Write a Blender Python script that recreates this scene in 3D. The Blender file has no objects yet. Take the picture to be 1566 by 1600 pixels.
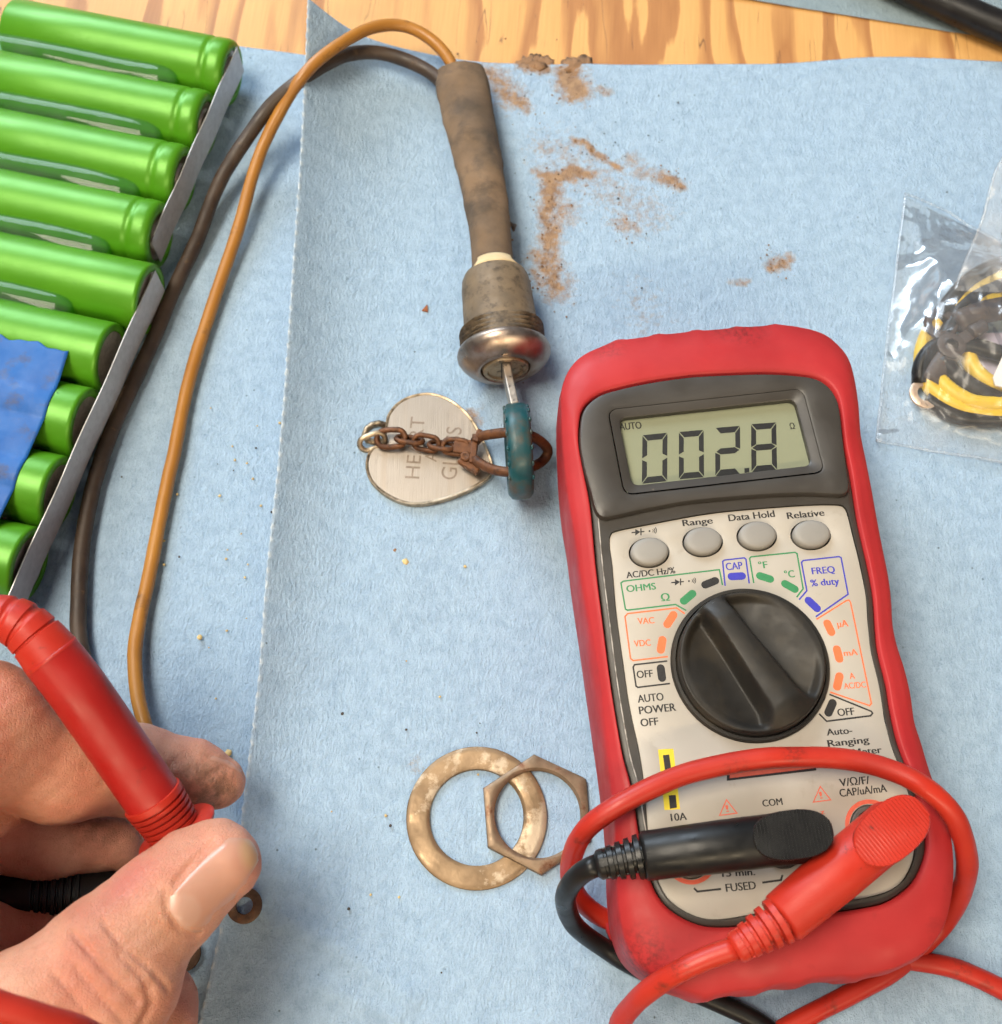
import bpy, bmesh, math, random
import numpy as np
from mathutils import Vector, Matrix, noise as mnoise

random.seed(7); rng = np.random.default_rng(7)
scene = bpy.context.scene
col = scene.collection

# ------------------------------------------------------------------ camera, world, lights
F_PX, PITCH, CAM_H = 1870.0, math.radians(22.5), 272.0        # focal length (photo pixels), tilt from straight down, mm
cam_d = bpy.data.cameras.new('camera'); cam = bpy.data.objects.new('camera', cam_d); col.objects.link(cam)
cam.location = (0, 0, CAM_H * .001); cam.rotation_euler = (PITCH, 0, 0)
cam_d.sensor_fit = 'HORIZONTAL'; cam_d.sensor_width = 36.0; cam_d.lens = 36.0 * F_PX / 1566.0
cam_d.clip_start = 0.005; cam_d.clip_end = 20
cam_d.dof.use_dof = True; cam_d.dof.focus_distance = 0.255; cam_d.dof.aperture_fstop = 28
scene.camera = cam

world = bpy.data.worlds.new('World'); scene.world = world; world.use_nodes = True
wn = world.node_tree.nodes['Background']; wn.inputs[0].default_value = (0.80, 0.86, 1.0, 1); wn.inputs[1].default_value = 0.13

def area(name, loc, target, sx, sy, power, color):
    d = bpy.data.lights.new(name, 'AREA'); d.shape = 'RECTANGLE'; d.size = sx; d.size_y = sy
    d.energy = power; d.color = color
    o = bpy.data.objects.new(name, d); col.objects.link(o); o.location = loc
    o.rotation_euler = (Vector(target) - Vector(loc)).to_track_quat('-Z', 'Y').to_euler()
    o['kind'] = 'helper'
    return o
area('window_light', (-0.95, 1.85, 1.15), (0, .12, 0), 1.3, 0.9, 48, (0.74, 0.87, 1.0))
area('ceiling_panel_light', (-0.62, 0.15, 1.70), (0.0, .13, 0), 1.0, 0.6, 40, (1.0, 0.89, 0.72))
area('tube_light', (0.25, -1.35, 1.15), (0.0, .13, 0), 1.8, 0.10, 20, (1.0, 0.80, 0.52))

scene.view_settings.view_transform = 'Standard'; scene.view_settings.look = 'None'
scene.view_settings.gamma = 1.0; scene.view_settings.exposure = 0.03
scene.render.engine = 'CYCLES'
scene.cycles.use_adaptive_sampling = True; scene.cycles.adaptive_threshold = .04; scene.cycles.adaptive_min_samples = 12
scene.cycles.max_bounces = 6; scene.cycles.diffuse_bounces = 3; scene.cycles.glossy_bounces = 3; scene.cycles.transparent_max_bounces = 24

# ------------------------------------------------------------------ geometry helpers (all lengths in mm)
MM = 0.001
def at(u, v, z=0.0):
    """photo pixel -> real point (mm) at height z above the table"""
    dx = (u - 783) / F_PX; dy = -(v - 800) / F_PX
    d = np.array([dx, math.sin(PITCH) + dy * math.cos(PITCH), -math.cos(PITCH) + dy * math.sin(PITCH)])
    return np.array([0, 0, CAM_H]) + (CAM_H - z) / -d[2] * d
def P(*l): return np.array([at(*q) for q in l])

ORIG = {}
def setp(o, label=None, cat=None, group=None, kind=None):
    for k, v in (('label', label), ('category', cat), ('group', group), ('kind', kind)):
        if v: o[k] = v
    return o
def thing(name, label, cat, loc, group=None):
    o = bpy.data.objects.new(name, None); col.objects.link(o); o.empty_display_size = .005
    loc = np.array(loc, float); o.location = loc * MM; ORIG[o.name] = loc
    return setp(o, label, cat, group)
def add(name, verts, faces, mat, parent=None, smooth=True, loc=None, label=None, cat=None, group=None, kind=None, sharp=None):
    verts = np.asarray(verts, float).reshape(-1, 3)
    base = ORIG[parent.name] if parent else np.zeros(3)
    if loc is None: loc = base if parent else np.zeros(3)
    loc = np.array(loc, float)
    me = bpy.data.meshes.new(name)
    me.from_pydata(((verts - loc) * MM).tolist(), [], [list(map(int, f)) for f in faces])
    me.validate(); me.update()
    bm = bmesh.new(); bm.from_mesh(me); bmesh.ops.recalc_face_normals(bm, faces=bm.faces); bm.to_mesh(me); bm.free()
    if smooth: me.polygons.foreach_set('use_smooth', [True] * len(me.polygons))
    o = bpy.data.objects.new(name, me); col.objects.link(o)
    if mat is not None: me.materials.append(mat)
    o.location = (loc - base) * MM; ORIG[o.name] = loc
    if parent: o.parent = parent
    if smooth and sharp: me.set_sharp_from_angle(angle=math.radians(sharp))
    return setp(o, label, cat, group, kind)

def crom(pts, n, closed=False):
    """Catmull-Rom through pts, resampled to n points evenly by length"""
    p = np.asarray(pts, float); m = len(p)
    if closed: q = np.vstack([p[-1], p, p[0], p[1]])
    else: q = np.vstack([2 * p[0] - p[1], p, 2 * p[-1] - p[-2]])
    out = []
    for i in range(1, len(q) - 2):
        t = np.linspace(0, 1, 24, endpoint=False)[:, None]
        a, b, c, d = q[i - 1], q[i], q[i + 1], q[i + 2]
        out.append(.5 * (2 * b + (c - a) * t + (2 * a - 5 * b + 4 * c - d) * t**2 + (3 * b - a - 3 * c + d) * t**3))
    out = np.vstack(out)
    out = np.vstack([out, p[0] if closed else p[-1]])
    s = np.r_[0, np.cumsum(np.linalg.norm(np.diff(out, axis=0), axis=1))]
    w = np.linspace(0, s[-1], n + 1)[:-1] if closed else np.linspace(0, s[-1], n)
    return np.stack([np.interp(w, s, out[:, k]) for k in range(out.shape[1])], 1)

def rings(R, closed_u=True, cap0=True, cap1=True):
    """R: (m, n, 3) stack of rings -> verts, faces"""
    m, n = R.shape[:2]; v = R.reshape(-1, 3); f = []
    for i in range(m - 1):
        for j in range(n if closed_u else n - 1):
            k = (j + 1) % n
            f.append((i * n + j, i * n + k, (i + 1) * n + k, (i + 1) * n + j))
    if cap0: f.append(tuple(range(n))[::-1])
    if cap1: f.append(tuple(range((m - 1) * n, m * n)))
    return v, f

def tube(pts, r, n=14, res=None, section=None, cap=True, wob=0.0):
    """round cable through points; r number or list along the points"""
    pts = np.asarray(pts, float)
    res = res or max(8, int(np.linalg.norm(np.diff(pts, axis=0), axis=1).sum() / 1.6))
    rr = np.full(len(pts), float(r)) if np.isscalar(r) else np.asarray(r, float)
    c = crom(np.c_[pts, rr], res); ctr, rad = c[:, :3], c[:, 3]
    if wob:
        for i in range(len(ctr)):
            s_ = i * 1.6; ctr[i, :2] += [wob * mnoise.noise((s_ * .06, 1, r if np.isscalar(r) else 1)) + .25 * wob * mnoise.noise((s_ * .2, 4, 0)), wob * .6 * mnoise.noise((s_ * .06, 7, 2))]; rad[i] *= 1 + .05 * mnoise.noise((s_ * .13, 9, 9))
    T = np.gradient(ctr, axis=0); T /= np.linalg.norm(T, axis=1)[:, None]
    N = np.cross(T[0], [0, 0, 1.0]); N = N if np.linalg.norm(N) > 1e-3 else np.array([1.0, 0, 0]); N /= np.linalg.norm(N)
    a = np.arange(n) * 2 * math.pi / n; R = []
    for i in range(len(ctr)):
        N = N - T[i] * N.dot(T[i]); N /= np.linalg.norm(N); B = np.cross(T[i], N)
        sx, sy = section if section else (1, 1)
        R.append(ctr[i] + rad[i] * (sx * np.cos(a)[:, None] * N + sy * np.sin(a)[:, None] * B))
    return rings(np.array(R), cap0=cap, cap1=cap)

def frame(d, up=(0, 0, 1)):
    d = np.asarray(d, float); d = d / np.linalg.norm(d)
    s = np.cross(d, up); s /= np.linalg.norm(s); u = np.cross(s, d)
    return d, s, u
def lathe(o, d, prof, n=48, up=(0, 0, 1), sx=1, sy=1, cap0=True, cap1=True):
    d, s, u = frame(d, up); a = np.arange(n) * 2 * math.pi / n
    R = [np.asarray(o) + d * t + r * (sx * np.cos(a)[:, None] * s + sy * np.sin(a)[:, None] * u) for t, r in prof]
    return rings(np.array(R), cap0=cap0, cap1=cap1)
def merge(*L):
    V, Fc, k = [], [], 0
    for v, f in L:
        v = np.asarray(v).reshape(-1, 3); V.append(v); Fc += [tuple(i + k for i in q) for q in f]; k += len(v)
    return np.vstack(V), Fc
def box(o, d, half, up=(0, 0, 1)):
    d, s, u = frame(d, up); h = half
    v = [np.asarray(o) + d * a * h[0] + s * b * h[1] + u * c * h[2] for a in (-1, 1) for b in (-1, 1) for c in (-1, 1)]
    return np.array(v), [(0, 1, 3, 2), (4, 6, 7, 5), (0, 4, 5, 1), (2, 3, 7, 6), (0, 2, 6, 4), (1, 5, 7, 3)]
def nrm2(p):
    """outward normals of a closed planar outline"""
    t = np.roll(p, -1, 0) - np.roll(p, 1, 0); n = np.stack([t[:, 1], -t[:, 0]], 1)
    n /= np.linalg.norm(n, axis=1)[:, None]
    A = np.sum(p[:, 0] * np.roll(p[:, 1], -1) - np.roll(p[:, 0], -1) * p[:, 1])
    return n if A > 0 else -n
def inset(p, d):
    q = p.copy(); q[:, :2] = p[:, :2] - nrm2(p[:, :2]) * d; return q
def setz(p, z):
    q = np.asarray(p, float).copy(); q[:, 2] = z; return q
def circ(c, r, n=40, ry=None, rot=0.0):
    a = np.arange(n) * 2 * math.pi / n; x = r * np.cos(a); y = (ry or r) * np.sin(a)
    return np.stack([c[0] + x * math.cos(rot) - y * math.sin(rot), c[1] + x * math.sin(rot) + y * math.cos(rot), np.full(n, c[2])], 1)
def slab(outer, holes, z1, z0, bev=0.0):
    """plate with holes: top at z1, walls down to z0, small rounded top edge"""
    bm = bmesh.new(); loops = []
    for k, L in enumerate([outer] + list(holes)):
        L2 = inset(L, bev if k == 0 else -bev) if bev else L
        top = [bm.verts.new((p[0], p[1], z1)) for p in L2]
        ed = [bm.edges.new((top[i], top[(i + 1) % len(top)])) for i in range(len(top))]
        prev = top
        L3 = inset(L, bev * .3 if k == 0 else -bev * .3) if bev else L
        levels = ([(L3, z1 - bev * .3), (L, z1 - bev)] if bev else []) + [(L, z0)]
        for q, z in levels:
            nx = [bm.verts.new((p[0], p[1], z)) for p in q]
            for i in range(len(nx)): bm.faces.new((prev[i], prev[(i + 1) % len(nx)], nx[(i + 1) % len(nx)], nx[i]))
            prev = nx
        loops += ed
    bmesh.ops.triangle_fill(bm, edges=loops, use_beauty=True, use_dissolve=False)
    bm.verts.index_update()
    v = np.array([x.co[:] for x in bm.verts]); f = [tuple(q.index for q in x.verts) for x in bm.faces]; bm.free()
    return v, f

# ------------------------------------------------------------------ material helpers
def new_mat(name):
    m = bpy.data.materials.new(name); m.use_nodes = True
    nt = m.node_tree; return m, nt, nt.nodes['Principled BSDF']
def nd(nt, typ, **kw):
    n = nt.nodes.new(typ)
    for k, v in kw.items():
        if k in ('ins',):
            for a, b in v.items(): n.inputs[a].default_value = b
        else: setattr(n, k, v)
    return n
def lk(nt, a, b): nt.links.new(a, b)
def coord(nt, scale=(1, 1, 1), rot=(0, 0, 0)):
    tc = nd(nt, 'ShaderNodeTexCoord'); mp = nd(nt, 'ShaderNodeMapping')
    mp.inputs['Scale'].default_value = [s * 1000 for s in scale]; mp.inputs['Rotation'].default_value = rot
    lk(nt, tc.outputs['Object'], mp.inputs['Vector']); return mp.outputs[0]          # -> millimetres
def noise(nt, vec, scale, detail=4, rough=.55, dist=0.0):
    n = nd(nt, 'ShaderNodeTexNoise'); lk(nt, vec, n.inputs['Vector'])
    n.inputs['Scale'].default_value = scale; n.inputs['Detail'].default_value = detail
    n.inputs['Roughness'].default_value = rough; n.inputs['Distortion'].default_value = dist; return n.outputs['Fac']
def ramp(nt, fac, stops):
    r = nd(nt, 'ShaderNodeValToRGB'); e = r.color_ramp.elements
    while len(e) < len(stops): e.new(.5)
    for i, (p, c) in enumerate(stops):
        e[i].position = p; e[i].color = (*c, 1) if not np.isscalar(c) else (c, c, c, 1)
    lk(nt, fac, r.inputs[0]); return r.outputs[0]
def mix(nt, fac, a, b, blend='MIX'):
    m = nd(nt, 'ShaderNodeMix', data_type='RGBA', blend_type=blend)
    for s, v in ((0, fac), (6, a), (7, b)):
        if hasattr(v, 'default_value') or hasattr(v, 'is_output'): lk(nt, v, m.inputs[s])
        else: m.inputs[s].default_value = v if (s == 0) else (*v, 1)
    return m.outputs[2]
def math_(nt, op, a, b=0.0, clamp=False):
    m = nd(nt, 'ShaderNodeMath', operation=op, use_clamp=clamp)
    for i, v in enumerate((a, b)):
        if hasattr(v, 'is_output'): lk(nt, v, m.inputs[i])
        else: m.inputs[i].default_value = v
    return m.outputs[0]
def bump(nt, bs, h, strength=.4, dist_mm=.2):
    b = nd(nt, 'ShaderNodeBump'); b.inputs['Strength'].default_value = strength; b.inputs['Distance'].default_value = dist_mm * MM
    lk(nt, h, b.inputs['Height'])
    lk(nt, b.outputs[0], bs.inputs['Normal']); return b
def near(nt, vec, c, r0, r1):
    """1 inside r0 mm of point c, 0 beyond r1"""
    d = nd(nt, 'ShaderNodeVectorMath', operation='DISTANCE'); lk(nt, vec, d.inputs[0]); d.inputs[1].default_value = c
    mr = nd(nt, 'ShaderNodeMapRange'); mr.inputs[1].default_value = r0; mr.inputs[2].default_value = r1
    mr.inputs[3].default_value = 1; mr.inputs[4].default_value = 0; lk(nt, d.outputs['Value'], mr.inputs[0]); return mr.outputs[0]
def simple(name, c1, c2=None, scale=.3, rough=.5, metal=0.0, bmp=0.0, bscale=2.0, bdist=.1, spec=.5, stretch=(1, 1, 1),
           lo=.35, hi=.65, rvar=.12, coat=0.0, detail=5, spots=(), spot_col=(.02, .015, .012), grime=None):
    m, nt, bs = new_mat(name); v = coord(nt, stretch)
    c2 = c2 or tuple(x * .8 for x in c1)
    f = noise(nt, v, scale, detail); c = ramp(nt, f, [(lo, c1), (hi, c2)])
    if grime:
        g = noise(nt, v, grime[1], 6, .65); c = mix(nt, ramp(nt, g, [(grime[2], 0.0), (grime[3], 1.0)]), c, grime[0])
    vv = coord(nt)
    for (q, r) in spots:
        k = math_(nt, 'MULTIPLY', near(nt, vv, q, r * .3, r), ramp(nt, noise(nt, vv, .9, 6, .7), [(.44, 0.0), (.66, .75)]))
        c = mix(nt, k, c, spot_col)
    lk(nt, c, bs.inputs['Base Color'])
    rf = nd(nt, 'ShaderNodeMapRange'); lk(nt, noise(nt, v, scale * 2.3, 4), rf.inputs[0])
    rf.inputs[1].default_value = .3; rf.inputs[2].default_value = .7
    rf.inputs[3].default_value = max(.02, rough - rvar); rf.inputs[4].default_value = min(1, rough + rvar)
    lk(nt, rf.outputs[0], bs.inputs['Roughness'])
    bs.inputs['Metallic'].default_value = metal; bs.inputs['Specular IOR Level'].default_value = spec
    bs.inputs['Coat Weight'].default_value = coat; bs.inputs['Coat Roughness'].default_value = .15
    if bmp: bump(nt, bs, noise(nt, v, bscale, 5, .6), bmp, bdist)
    return m

def film_mat(name, tint, white, gloss, refl=.9, bm=.5):
    """thin clear plastic: mostly lets light through, a little milky, glossy"""
    m = bpy.data.materials.new(name); m.use_nodes = True; nt = m.node_tree; nt.nodes.clear()
    out = nd(nt, 'ShaderNodeOutputMaterial'); tr = nd(nt, 'ShaderNodeBsdfTransparent'); tr.inputs[0].default_value = (*tint, 1)
    df = nd(nt, 'ShaderNodeBsdfDiffuse'); df.inputs[0].default_value = (.85, .86, .88, 1)
    gl = nd(nt, 'ShaderNodeBsdfGlossy'); gl.inputs['Roughness'].default_value = gloss
    v = coord(nt); n1 = noise(nt, v, .12, 4)
    m1 = nd(nt, 'ShaderNodeMixShader'); m2 = nd(nt, 'ShaderNodeMixShader'); fr = nd(nt, 'ShaderNodeFresnel'); fr.inputs[0].default_value = 1.5
    bp = nd(nt, 'ShaderNodeBump'); bp.inputs['Strength'].default_value = bm; bp.inputs['Distance'].default_value = .5 * MM
    lk(nt, noise(nt, v, .35, 3), bp.inputs['Height'])
    lk(nt, bp.outputs[0], gl.inputs['Normal']); lk(nt, bp.outputs[0], fr.inputs['Normal'])
    k = nd(nt, 'ShaderNodeMapRange'); lk(nt, n1, k.inputs[0]); k.inputs[1].default_value = .3; k.inputs[2].default_value = .7
    k.inputs[3].default_value = white * .5; k.inputs[4].default_value = white * 1.5
    lk(nt, k.outputs[0], m1.inputs[0]); lk(nt, tr.outputs[0], m1.inputs[1]); lk(nt, df.outputs[0], m1.inputs[2])
    lk(nt, math_(nt, 'MULTIPLY', fr.outputs[0], refl, True), m2.inputs[0]); lk(nt, m1.outputs[0], m2.inputs[1]); lk(nt, gl.outputs[0], m2.inputs[2])
    lk(nt, m2.outputs[0], out.inputs[0]); return m

# ------------------------------------------------------------------ setting: plywood tabletop
def wood_mat():
    m, nt, bs = new_mat('plywood')
    v = coord(nt, (1, 1, 1), (0, 0, math.radians(4)))
    st = nd(nt, 'ShaderNodeMapping'); lk(nt, v, st.inputs[0]); st.inputs['Scale'].default_value = (1, .16, 1)
    warp = noise(nt, st.outputs[0], .035, 3, .5)
    sep = nd(nt, 'ShaderNodeSeparateXYZ'); lk(nt, st.outputs[0], sep.inputs[0])
    ph = math_(nt, 'ADD', math_(nt, 'MULTIPLY', sep.outputs[0], .040), math_(nt, 'MULTIPLY', warp, 4.6))
    ph = math_(nt, 'ADD', ph, math_(nt, 'MULTIPLY', noise(nt, st.outputs[0], .35, 4, .6), .16))
    saw = math_(nt, 'FRACT', ph)
    c = ramp(nt, saw, [(0.0, (.62, .35, .125)), (.55, (.59, .325, .11)), (.64, (.49, .25, .085)), (.84, (.36, .16, .052)), (.96, (.40, .185, .062)), (1.0, (.62, .35, .125))])
    fib = nd(nt, 'ShaderNodeMapping'); lk(nt, v, fib.inputs[0]); fib.inputs['Scale'].default_value = (2.2, .05, 1)
    fn = noise(nt, fib.outputs[0], 1.0, 5, .6)
    c = mix(nt, .35, c, ramp(nt, fn, [(.3, (.40, .36, .30)), (.7, (.62, .60, .56))]), 'OVERLAY')
    crk = nd(nt, 'ShaderNodeMapping'); lk(nt, v, crk.inputs[0]); crk.inputs['Scale'].default_value = (.16, .012, 1)
    cn = noise(nt, crk.outputs[0], 1.0, 2, .5, .3)
    cr = ramp(nt, math_(nt, 'ABSOLUTE', math_(nt, 'SUBTRACT', cn, .5)), [(.0, 1.0), (.008, 0.0)])
    cr = math_(nt, 'MULTIPLY', cr, ramp(nt, noise(nt, v, .05, 2), [(.5, 0.0), (.58, .8)]))
    c = mix(nt, cr, c, (.06, .025, .01))
    lk(nt, c, bs.inputs['Base Color']); bs.inputs['Roughness'].default_value = .55
    bump(nt, bs, math_(nt, 'SUBTRACT', fn, cr), .25, .15)
    return m
g = [(-420, -330, -18), (420, -330, -18), (420, 520, -18), (-420, 520, -18), (-420, -330, -.05), (420, -330, -.05), (420, 520, -.05), (-420, 520, -.05)]
add('tabletop', g, [(0, 3, 2, 1), (4, 5, 6, 7), (0, 1, 5, 4), (1, 2, 6, 5), (2, 3, 7, 6), (3, 0, 4, 7)], wood_mat(), smooth=False, kind='structure')

# ------------------------------------------------------------------ paper towels
def towel_mat(name, base, dark):
    m, nt, bs = new_mat(name); v = coord(nt)
    stv = nd(nt, 'ShaderNodeMapping'); lk(nt, v, stv.inputs[0]); stv.inputs['Scale'].default_value = (1.5, .70, 1)
    crepe = noise(nt, stv.outputs[0], .85, 5, .68); fib = noise(nt, v, 2.6, 4, .7); big = noise(nt, v, .028, 3)
    c = ramp(nt, big, [(.3, base), (.7, tuple(x * k for x, k in zip(base, (.93, .96, .98))))])
    c = mix(nt, .62, c, ramp(nt, crepe, [(.25, dark), (.52, base), (.78, tuple(min(1, x * 1.14) for x in base))]))
    c = mix(nt, .40, c, ramp(nt, fib, [(.3, dark), (.62, tuple(min(1, x * 1.2) for x in base))]))
    c = mix(nt, .30, c, ramp(nt, noise(nt, v, .30, 5, .65), [(.34, dark), (.60, tuple(min(1, x * 1.12) for x in base))]))
    sp = nd(nt, 'ShaderNodeTexVoronoi'); lk(nt, v, sp.inputs['Vector']); sp.inputs['Scale'].default_value = .22
    spk = math_(nt, 'MULTIPLY', ramp(nt, sp.outputs['Distance'], [(.030, 1.0), (.075, 0.0)]), ramp(nt, noise(nt, v, .05, 2), [(.46, 0.0), (.6, .75)]))
    c = mix(nt, spk, c, (.06, .08, .11))
    at_ = nd(nt, 'ShaderNodeAttribute', attribute_name='dirt')
    gr = ramp(nt, noise(nt, v, .55, 8, .8), [(.33, 0.0), (.62, 1.0)])
    k = math_(nt, 'MULTIPLY', at_.outputs['Fac'], 1.75)
    k = math_(nt, 'SUBTRACT', k, math_(nt, 'MULTIPLY', math_(nt, 'SUBTRACT', 1.0, gr), 1.0), True)
    c = mix(nt, math_(nt, 'MULTIPLY', k, .88), c, ramp(nt, noise(nt, v, .5, 4), [(.35, (.29, .15, .055)), (.65, (.46, .26, .105))]))
    at2 = nd(nt, 'ShaderNodeAttribute', attribute_name='tear')
    c = mix(nt, math_(nt, 'MULTIPLY', at2.outputs['Fac'], .8), c, (.80, .86, .90))
    lk(nt, c, bs.inputs['Base Color']); bs.inputs['Roughness'].default_value = .95; bs.inputs['Specular IOR Level'].default_value = .12
    h = math_(nt, 'ADD', math_(nt, 'MULTIPLY', crepe, 1.25), math_(nt, 'MULTIPLY', fib, .6))
    bump(nt, bs, h, 1.0, .75)
    return m
M_TOWEL = towel_mat('blue_paper_towel', (.43, .585, .755), (.24, .365, .535))
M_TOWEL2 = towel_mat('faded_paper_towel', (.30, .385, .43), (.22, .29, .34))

def attr(o, name, vals):
    a = o.data.attributes.new(name, 'FLOAT', 'POINT'); a.data.foreach_set('value', np.asarray(vals, np.float32))
def fbm(x, y, s, seed=0.0):
    return np.array([mnoise.noise((a * s, b * s, seed)) for a, b in zip(x, y)])
def vnoise(X, Y, wl, seed):
    """smooth value noise on arrays, wavelength in mm"""
    r = np.random.default_rng(seed); G = r.uniform(-1, 1, (200, 200))
    x = X / wl + 90; y = Y / wl + 60; i = np.floor(x).astype(int) % 198; j = np.floor(y).astype(int) % 198
    a = x - np.floor(x); b = y - np.floor(y); a = a * a * (3 - 2 * a); b = b * b * (3 - 2 * b)
    return (G[i, j] * (1 - a) + G[i + 1, j] * a) * (1 - b) + (G[i, j + 1] * (1 - a) + G[i + 1, j + 1] * a) * b

def seg_dist(X, Y, pts):
    d = np.full(X.shape, 1e9)
    for a, b in zip(pts[:-1], pts[1:]):
        vx, vy = b[0] - a[0], b[1] - a[1]; L = max(vx * vx + vy * vy, 1e-9)
        t = np.clip(((X - a[0]) * vx + (Y - a[1]) * vy) / L, 0, 1)
        d = np.minimum(d, np.hypot(X - a[0] - t * vx, Y - a[1] - t * vy))
    return d

# the main sheet: its left (torn) edge curls up off the table, most at the far end
EDGE = [(482, -60, 25), (482, 0, 23), (477, 130, 18), (470, 250, 15), (459, 400, 14), (446, 600, 12), (434, 740, 10.5), (417, 900, 8.5), (406, 1050, 6.4), (388, 1200, 4.4),
        (374, 1310, 2.8), (348, 1440, 2.2), (312, 1600, 1.8), (268, 1780, 1.5)]
edge_w = P(*EDGE)
ey = edge_w[::-1, 1]; ex = edge_w[::-1, 0]; ez = edge_w[::-1, 2]
y_top = at(900, 95, .5)[1]; y_bot = -40.0
ny, nx = 470, 330
Yr = np.linspace(y_bot, y_top, ny)
V = np.zeros((ny, nx, 3)); D = np.zeros((ny, nx))
for i, y in enumerate(Yr):
    x0 = np.interp(y, ey, ex); jit = .16 * math.sin(y * 2.3) * math.sin(y * .73) + .30 * mnoise.noise((y * 1.3, 3, 1))
    h = np.interp(y, ey, ez)
    t = np.linspace(0, 1, nx) ** 1.12
    xs = x0 + (175 - x0) * t; d = xs - x0
    w = 5.0 + .42 * h
    z = .45 + h * np.exp(-(d / w) ** 1.12)
    V[i, :, 0] = xs - jit * np.exp(-d / .8); V[i, :, 1] = y; V[i, :, 2] = z; D[i] = d
X, Y = V[..., 0], V[..., 1]
# top border slightly wavy
V[..., 1] += np.clip((Y - (y_top - 25)) / 25, 0, 1) ** 2 * (1.6 * vnoise(X, Y * 0, 38, 5) + (X - 30) * .006)
relief = .75 * vnoise(X, Y, 34, 1) + .42 * vnoise(X, Y, 13, 2) + .07 * vnoise(X, Y, 3.2, 3)
V[..., 2] += np.clip(relief + .35, 0, 2) * .6
V[..., 2] += 1.3 * np.exp(-((X - at(640, 200)[0]) / 16) ** 2 - ((Y - at(640, 150)[1]) / 22) ** 2)
# creases seen near the hand
for pts, a, w in (([(450, 1440), (560, 1500), (640, 1560)], .7, 2.5), ([(500, 1540), (620, 1590)], .5, 2.0), ([(440, 1230), (520, 1300)], .5, 5.0)):
    q = [at(*p) for p in pts]; V[..., 2] += a * np.exp(-(seg_dist(X, Y, q) / w) ** 2)
dirt = np.zeros((ny, nx))
STAINS = [([(850, 275), (905, 268), (925, 275)], 3.0, .95), ([(858, 280), (855, 340), (860, 400)], 3.6, .85), ([(855, 400), (868, 450)], 5.0, .8),
          ([(900, 215), (965, 258)], 1.6, .9), ([(1035, 275), (1062, 295)], 2.6, .85), ([(1205, 415), (1225, 405)], 2.6, .75),
          ([(890, 118), (905, 140)], 5.0, 1.1), ([(820, 100), (850, 104)], 3.2, 1.0), ([(770, 120), (800, 160)], 5.5, .72), ([(805, 158), (812, 165)], 3, .9),
          ([(835, 430), (845, 445)], 2.5, .7), ([(880, 330), (880, 340)], 5, .62), ([(970, 345), (985, 360)], 3, .62), ([(1150, 438), (1160, 440)], 1.6, .7),
          ([(735, 655), (745, 650)], 2.0, .68), ([(650, 1200), (652, 1204)], 2.0, .45), ([(940, 140), (945, 145)], 3, .6), ([(990, 250), (1010, 270)], 4, .5), ([(860, 230), (1000, 330)], 10, .40), ([(1000, 470), (1010, 500)], 10, .28)]
for pts, w, a in STAINS:
    q = [at(*p, .5) for p in pts]; d = seg_dist(X + 1.5 * vnoise(X, Y, 4, 11), Y + 1.5 * vnoise(X, Y, 4, 12), q)
    dirt = np.maximum(dirt, a * np.exp(-(d / w) ** 2))
tear = np.exp(-(D / .5) ** 2) * np.where((Y % 3.6) < 1.3, 1.0, .25)
v, f = rings(V, closed_u=False, cap0=False, cap1=False)
tw = add('paper_towel', v, f, M_TOWEL, label='large pale blue paper towel with rust dirt stains under the red multimeter', cat='paper towel', group='blue paper towels')
attr(tw, 'dirt', dirt.ravel()); attr(tw, 'tear', tear.ravel())
md = tw.modifiers.new('paper', 'SOLIDIFY'); md.thickness = .22 * MM; md.offset = -1

# flat sheet under the cells
a0 = P((-60, 58, .2), (378, 72, .2), (482, 86, .2), (700, 98, .2))
nx2, ny2 = 150, 300
xs = np.linspace(-215, -8, nx2); V2 = np.zeros((ny2, nx2, 3))
top = np.interp(xs, np.r_[-215, a0[:, 0]], np.r_[a0[0, 1] + 3, a0[:, 1]])
for i, t in enumerate(np.linspace(0, 1, ny2)):
    V2[i, :, 0] = xs; V2[i, :, 1] = -40 + (top + 40) * t; V2[i, :, 2] = .12
X, Y = V2[..., 0], V2[..., 1]
V2[..., 2] += np.clip(.25 * vnoise(X, Y, 30, 31) + .12 * vnoise(X, Y, 9, 32), -.05, .3) * .7
# passes below the curled sheet
v, f = rings(V2, closed_u=False, cap0=False, cap1=False)
tw2 = add('paper_towel', v, f, M_TOWEL, label='pale blue paper towel lying flat under the green battery cells', cat='paper towel', group='blue paper towels')
attr(tw2, 'dirt', np.zeros(len(v))); attr(tw2, 'tear', np.zeros(len(v)))
md = tw2.modifiers.new('paper', 'SOLIDIFY'); md.thickness = .15 * MM; md.offset = -1

# sheet beyond the bare strip of wood
A, B = at(1172, 0, .4), at(1570, 63, .4); dr = (B - A) / np.linalg.norm(B - A); pr = np.array([-dr[1], dr[0], 0])
S, T = np.meshgrid(np.linspace(-30, 190, 120), np.linspace(0, 150, 80))
V3 = (A + S[..., None] * dr + T[..., None] * pr); V3[..., 2] = .4 + .5 * np.clip(vnoise(V3[..., 0], V3[..., 1], 22, 41) + .2, 0, 2)
V3[..., 0] += .3 * vnoise(S, T, 2.0, 42)
v, f = rings(V3, closed_u=False, cap0=False, cap1=False)
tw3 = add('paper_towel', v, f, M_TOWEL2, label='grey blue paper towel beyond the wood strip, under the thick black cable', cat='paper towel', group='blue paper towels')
attr(tw3, 'dirt', np.zeros(len(v))); attr(tw3, 'tear', np.zeros(len(v)))

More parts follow.
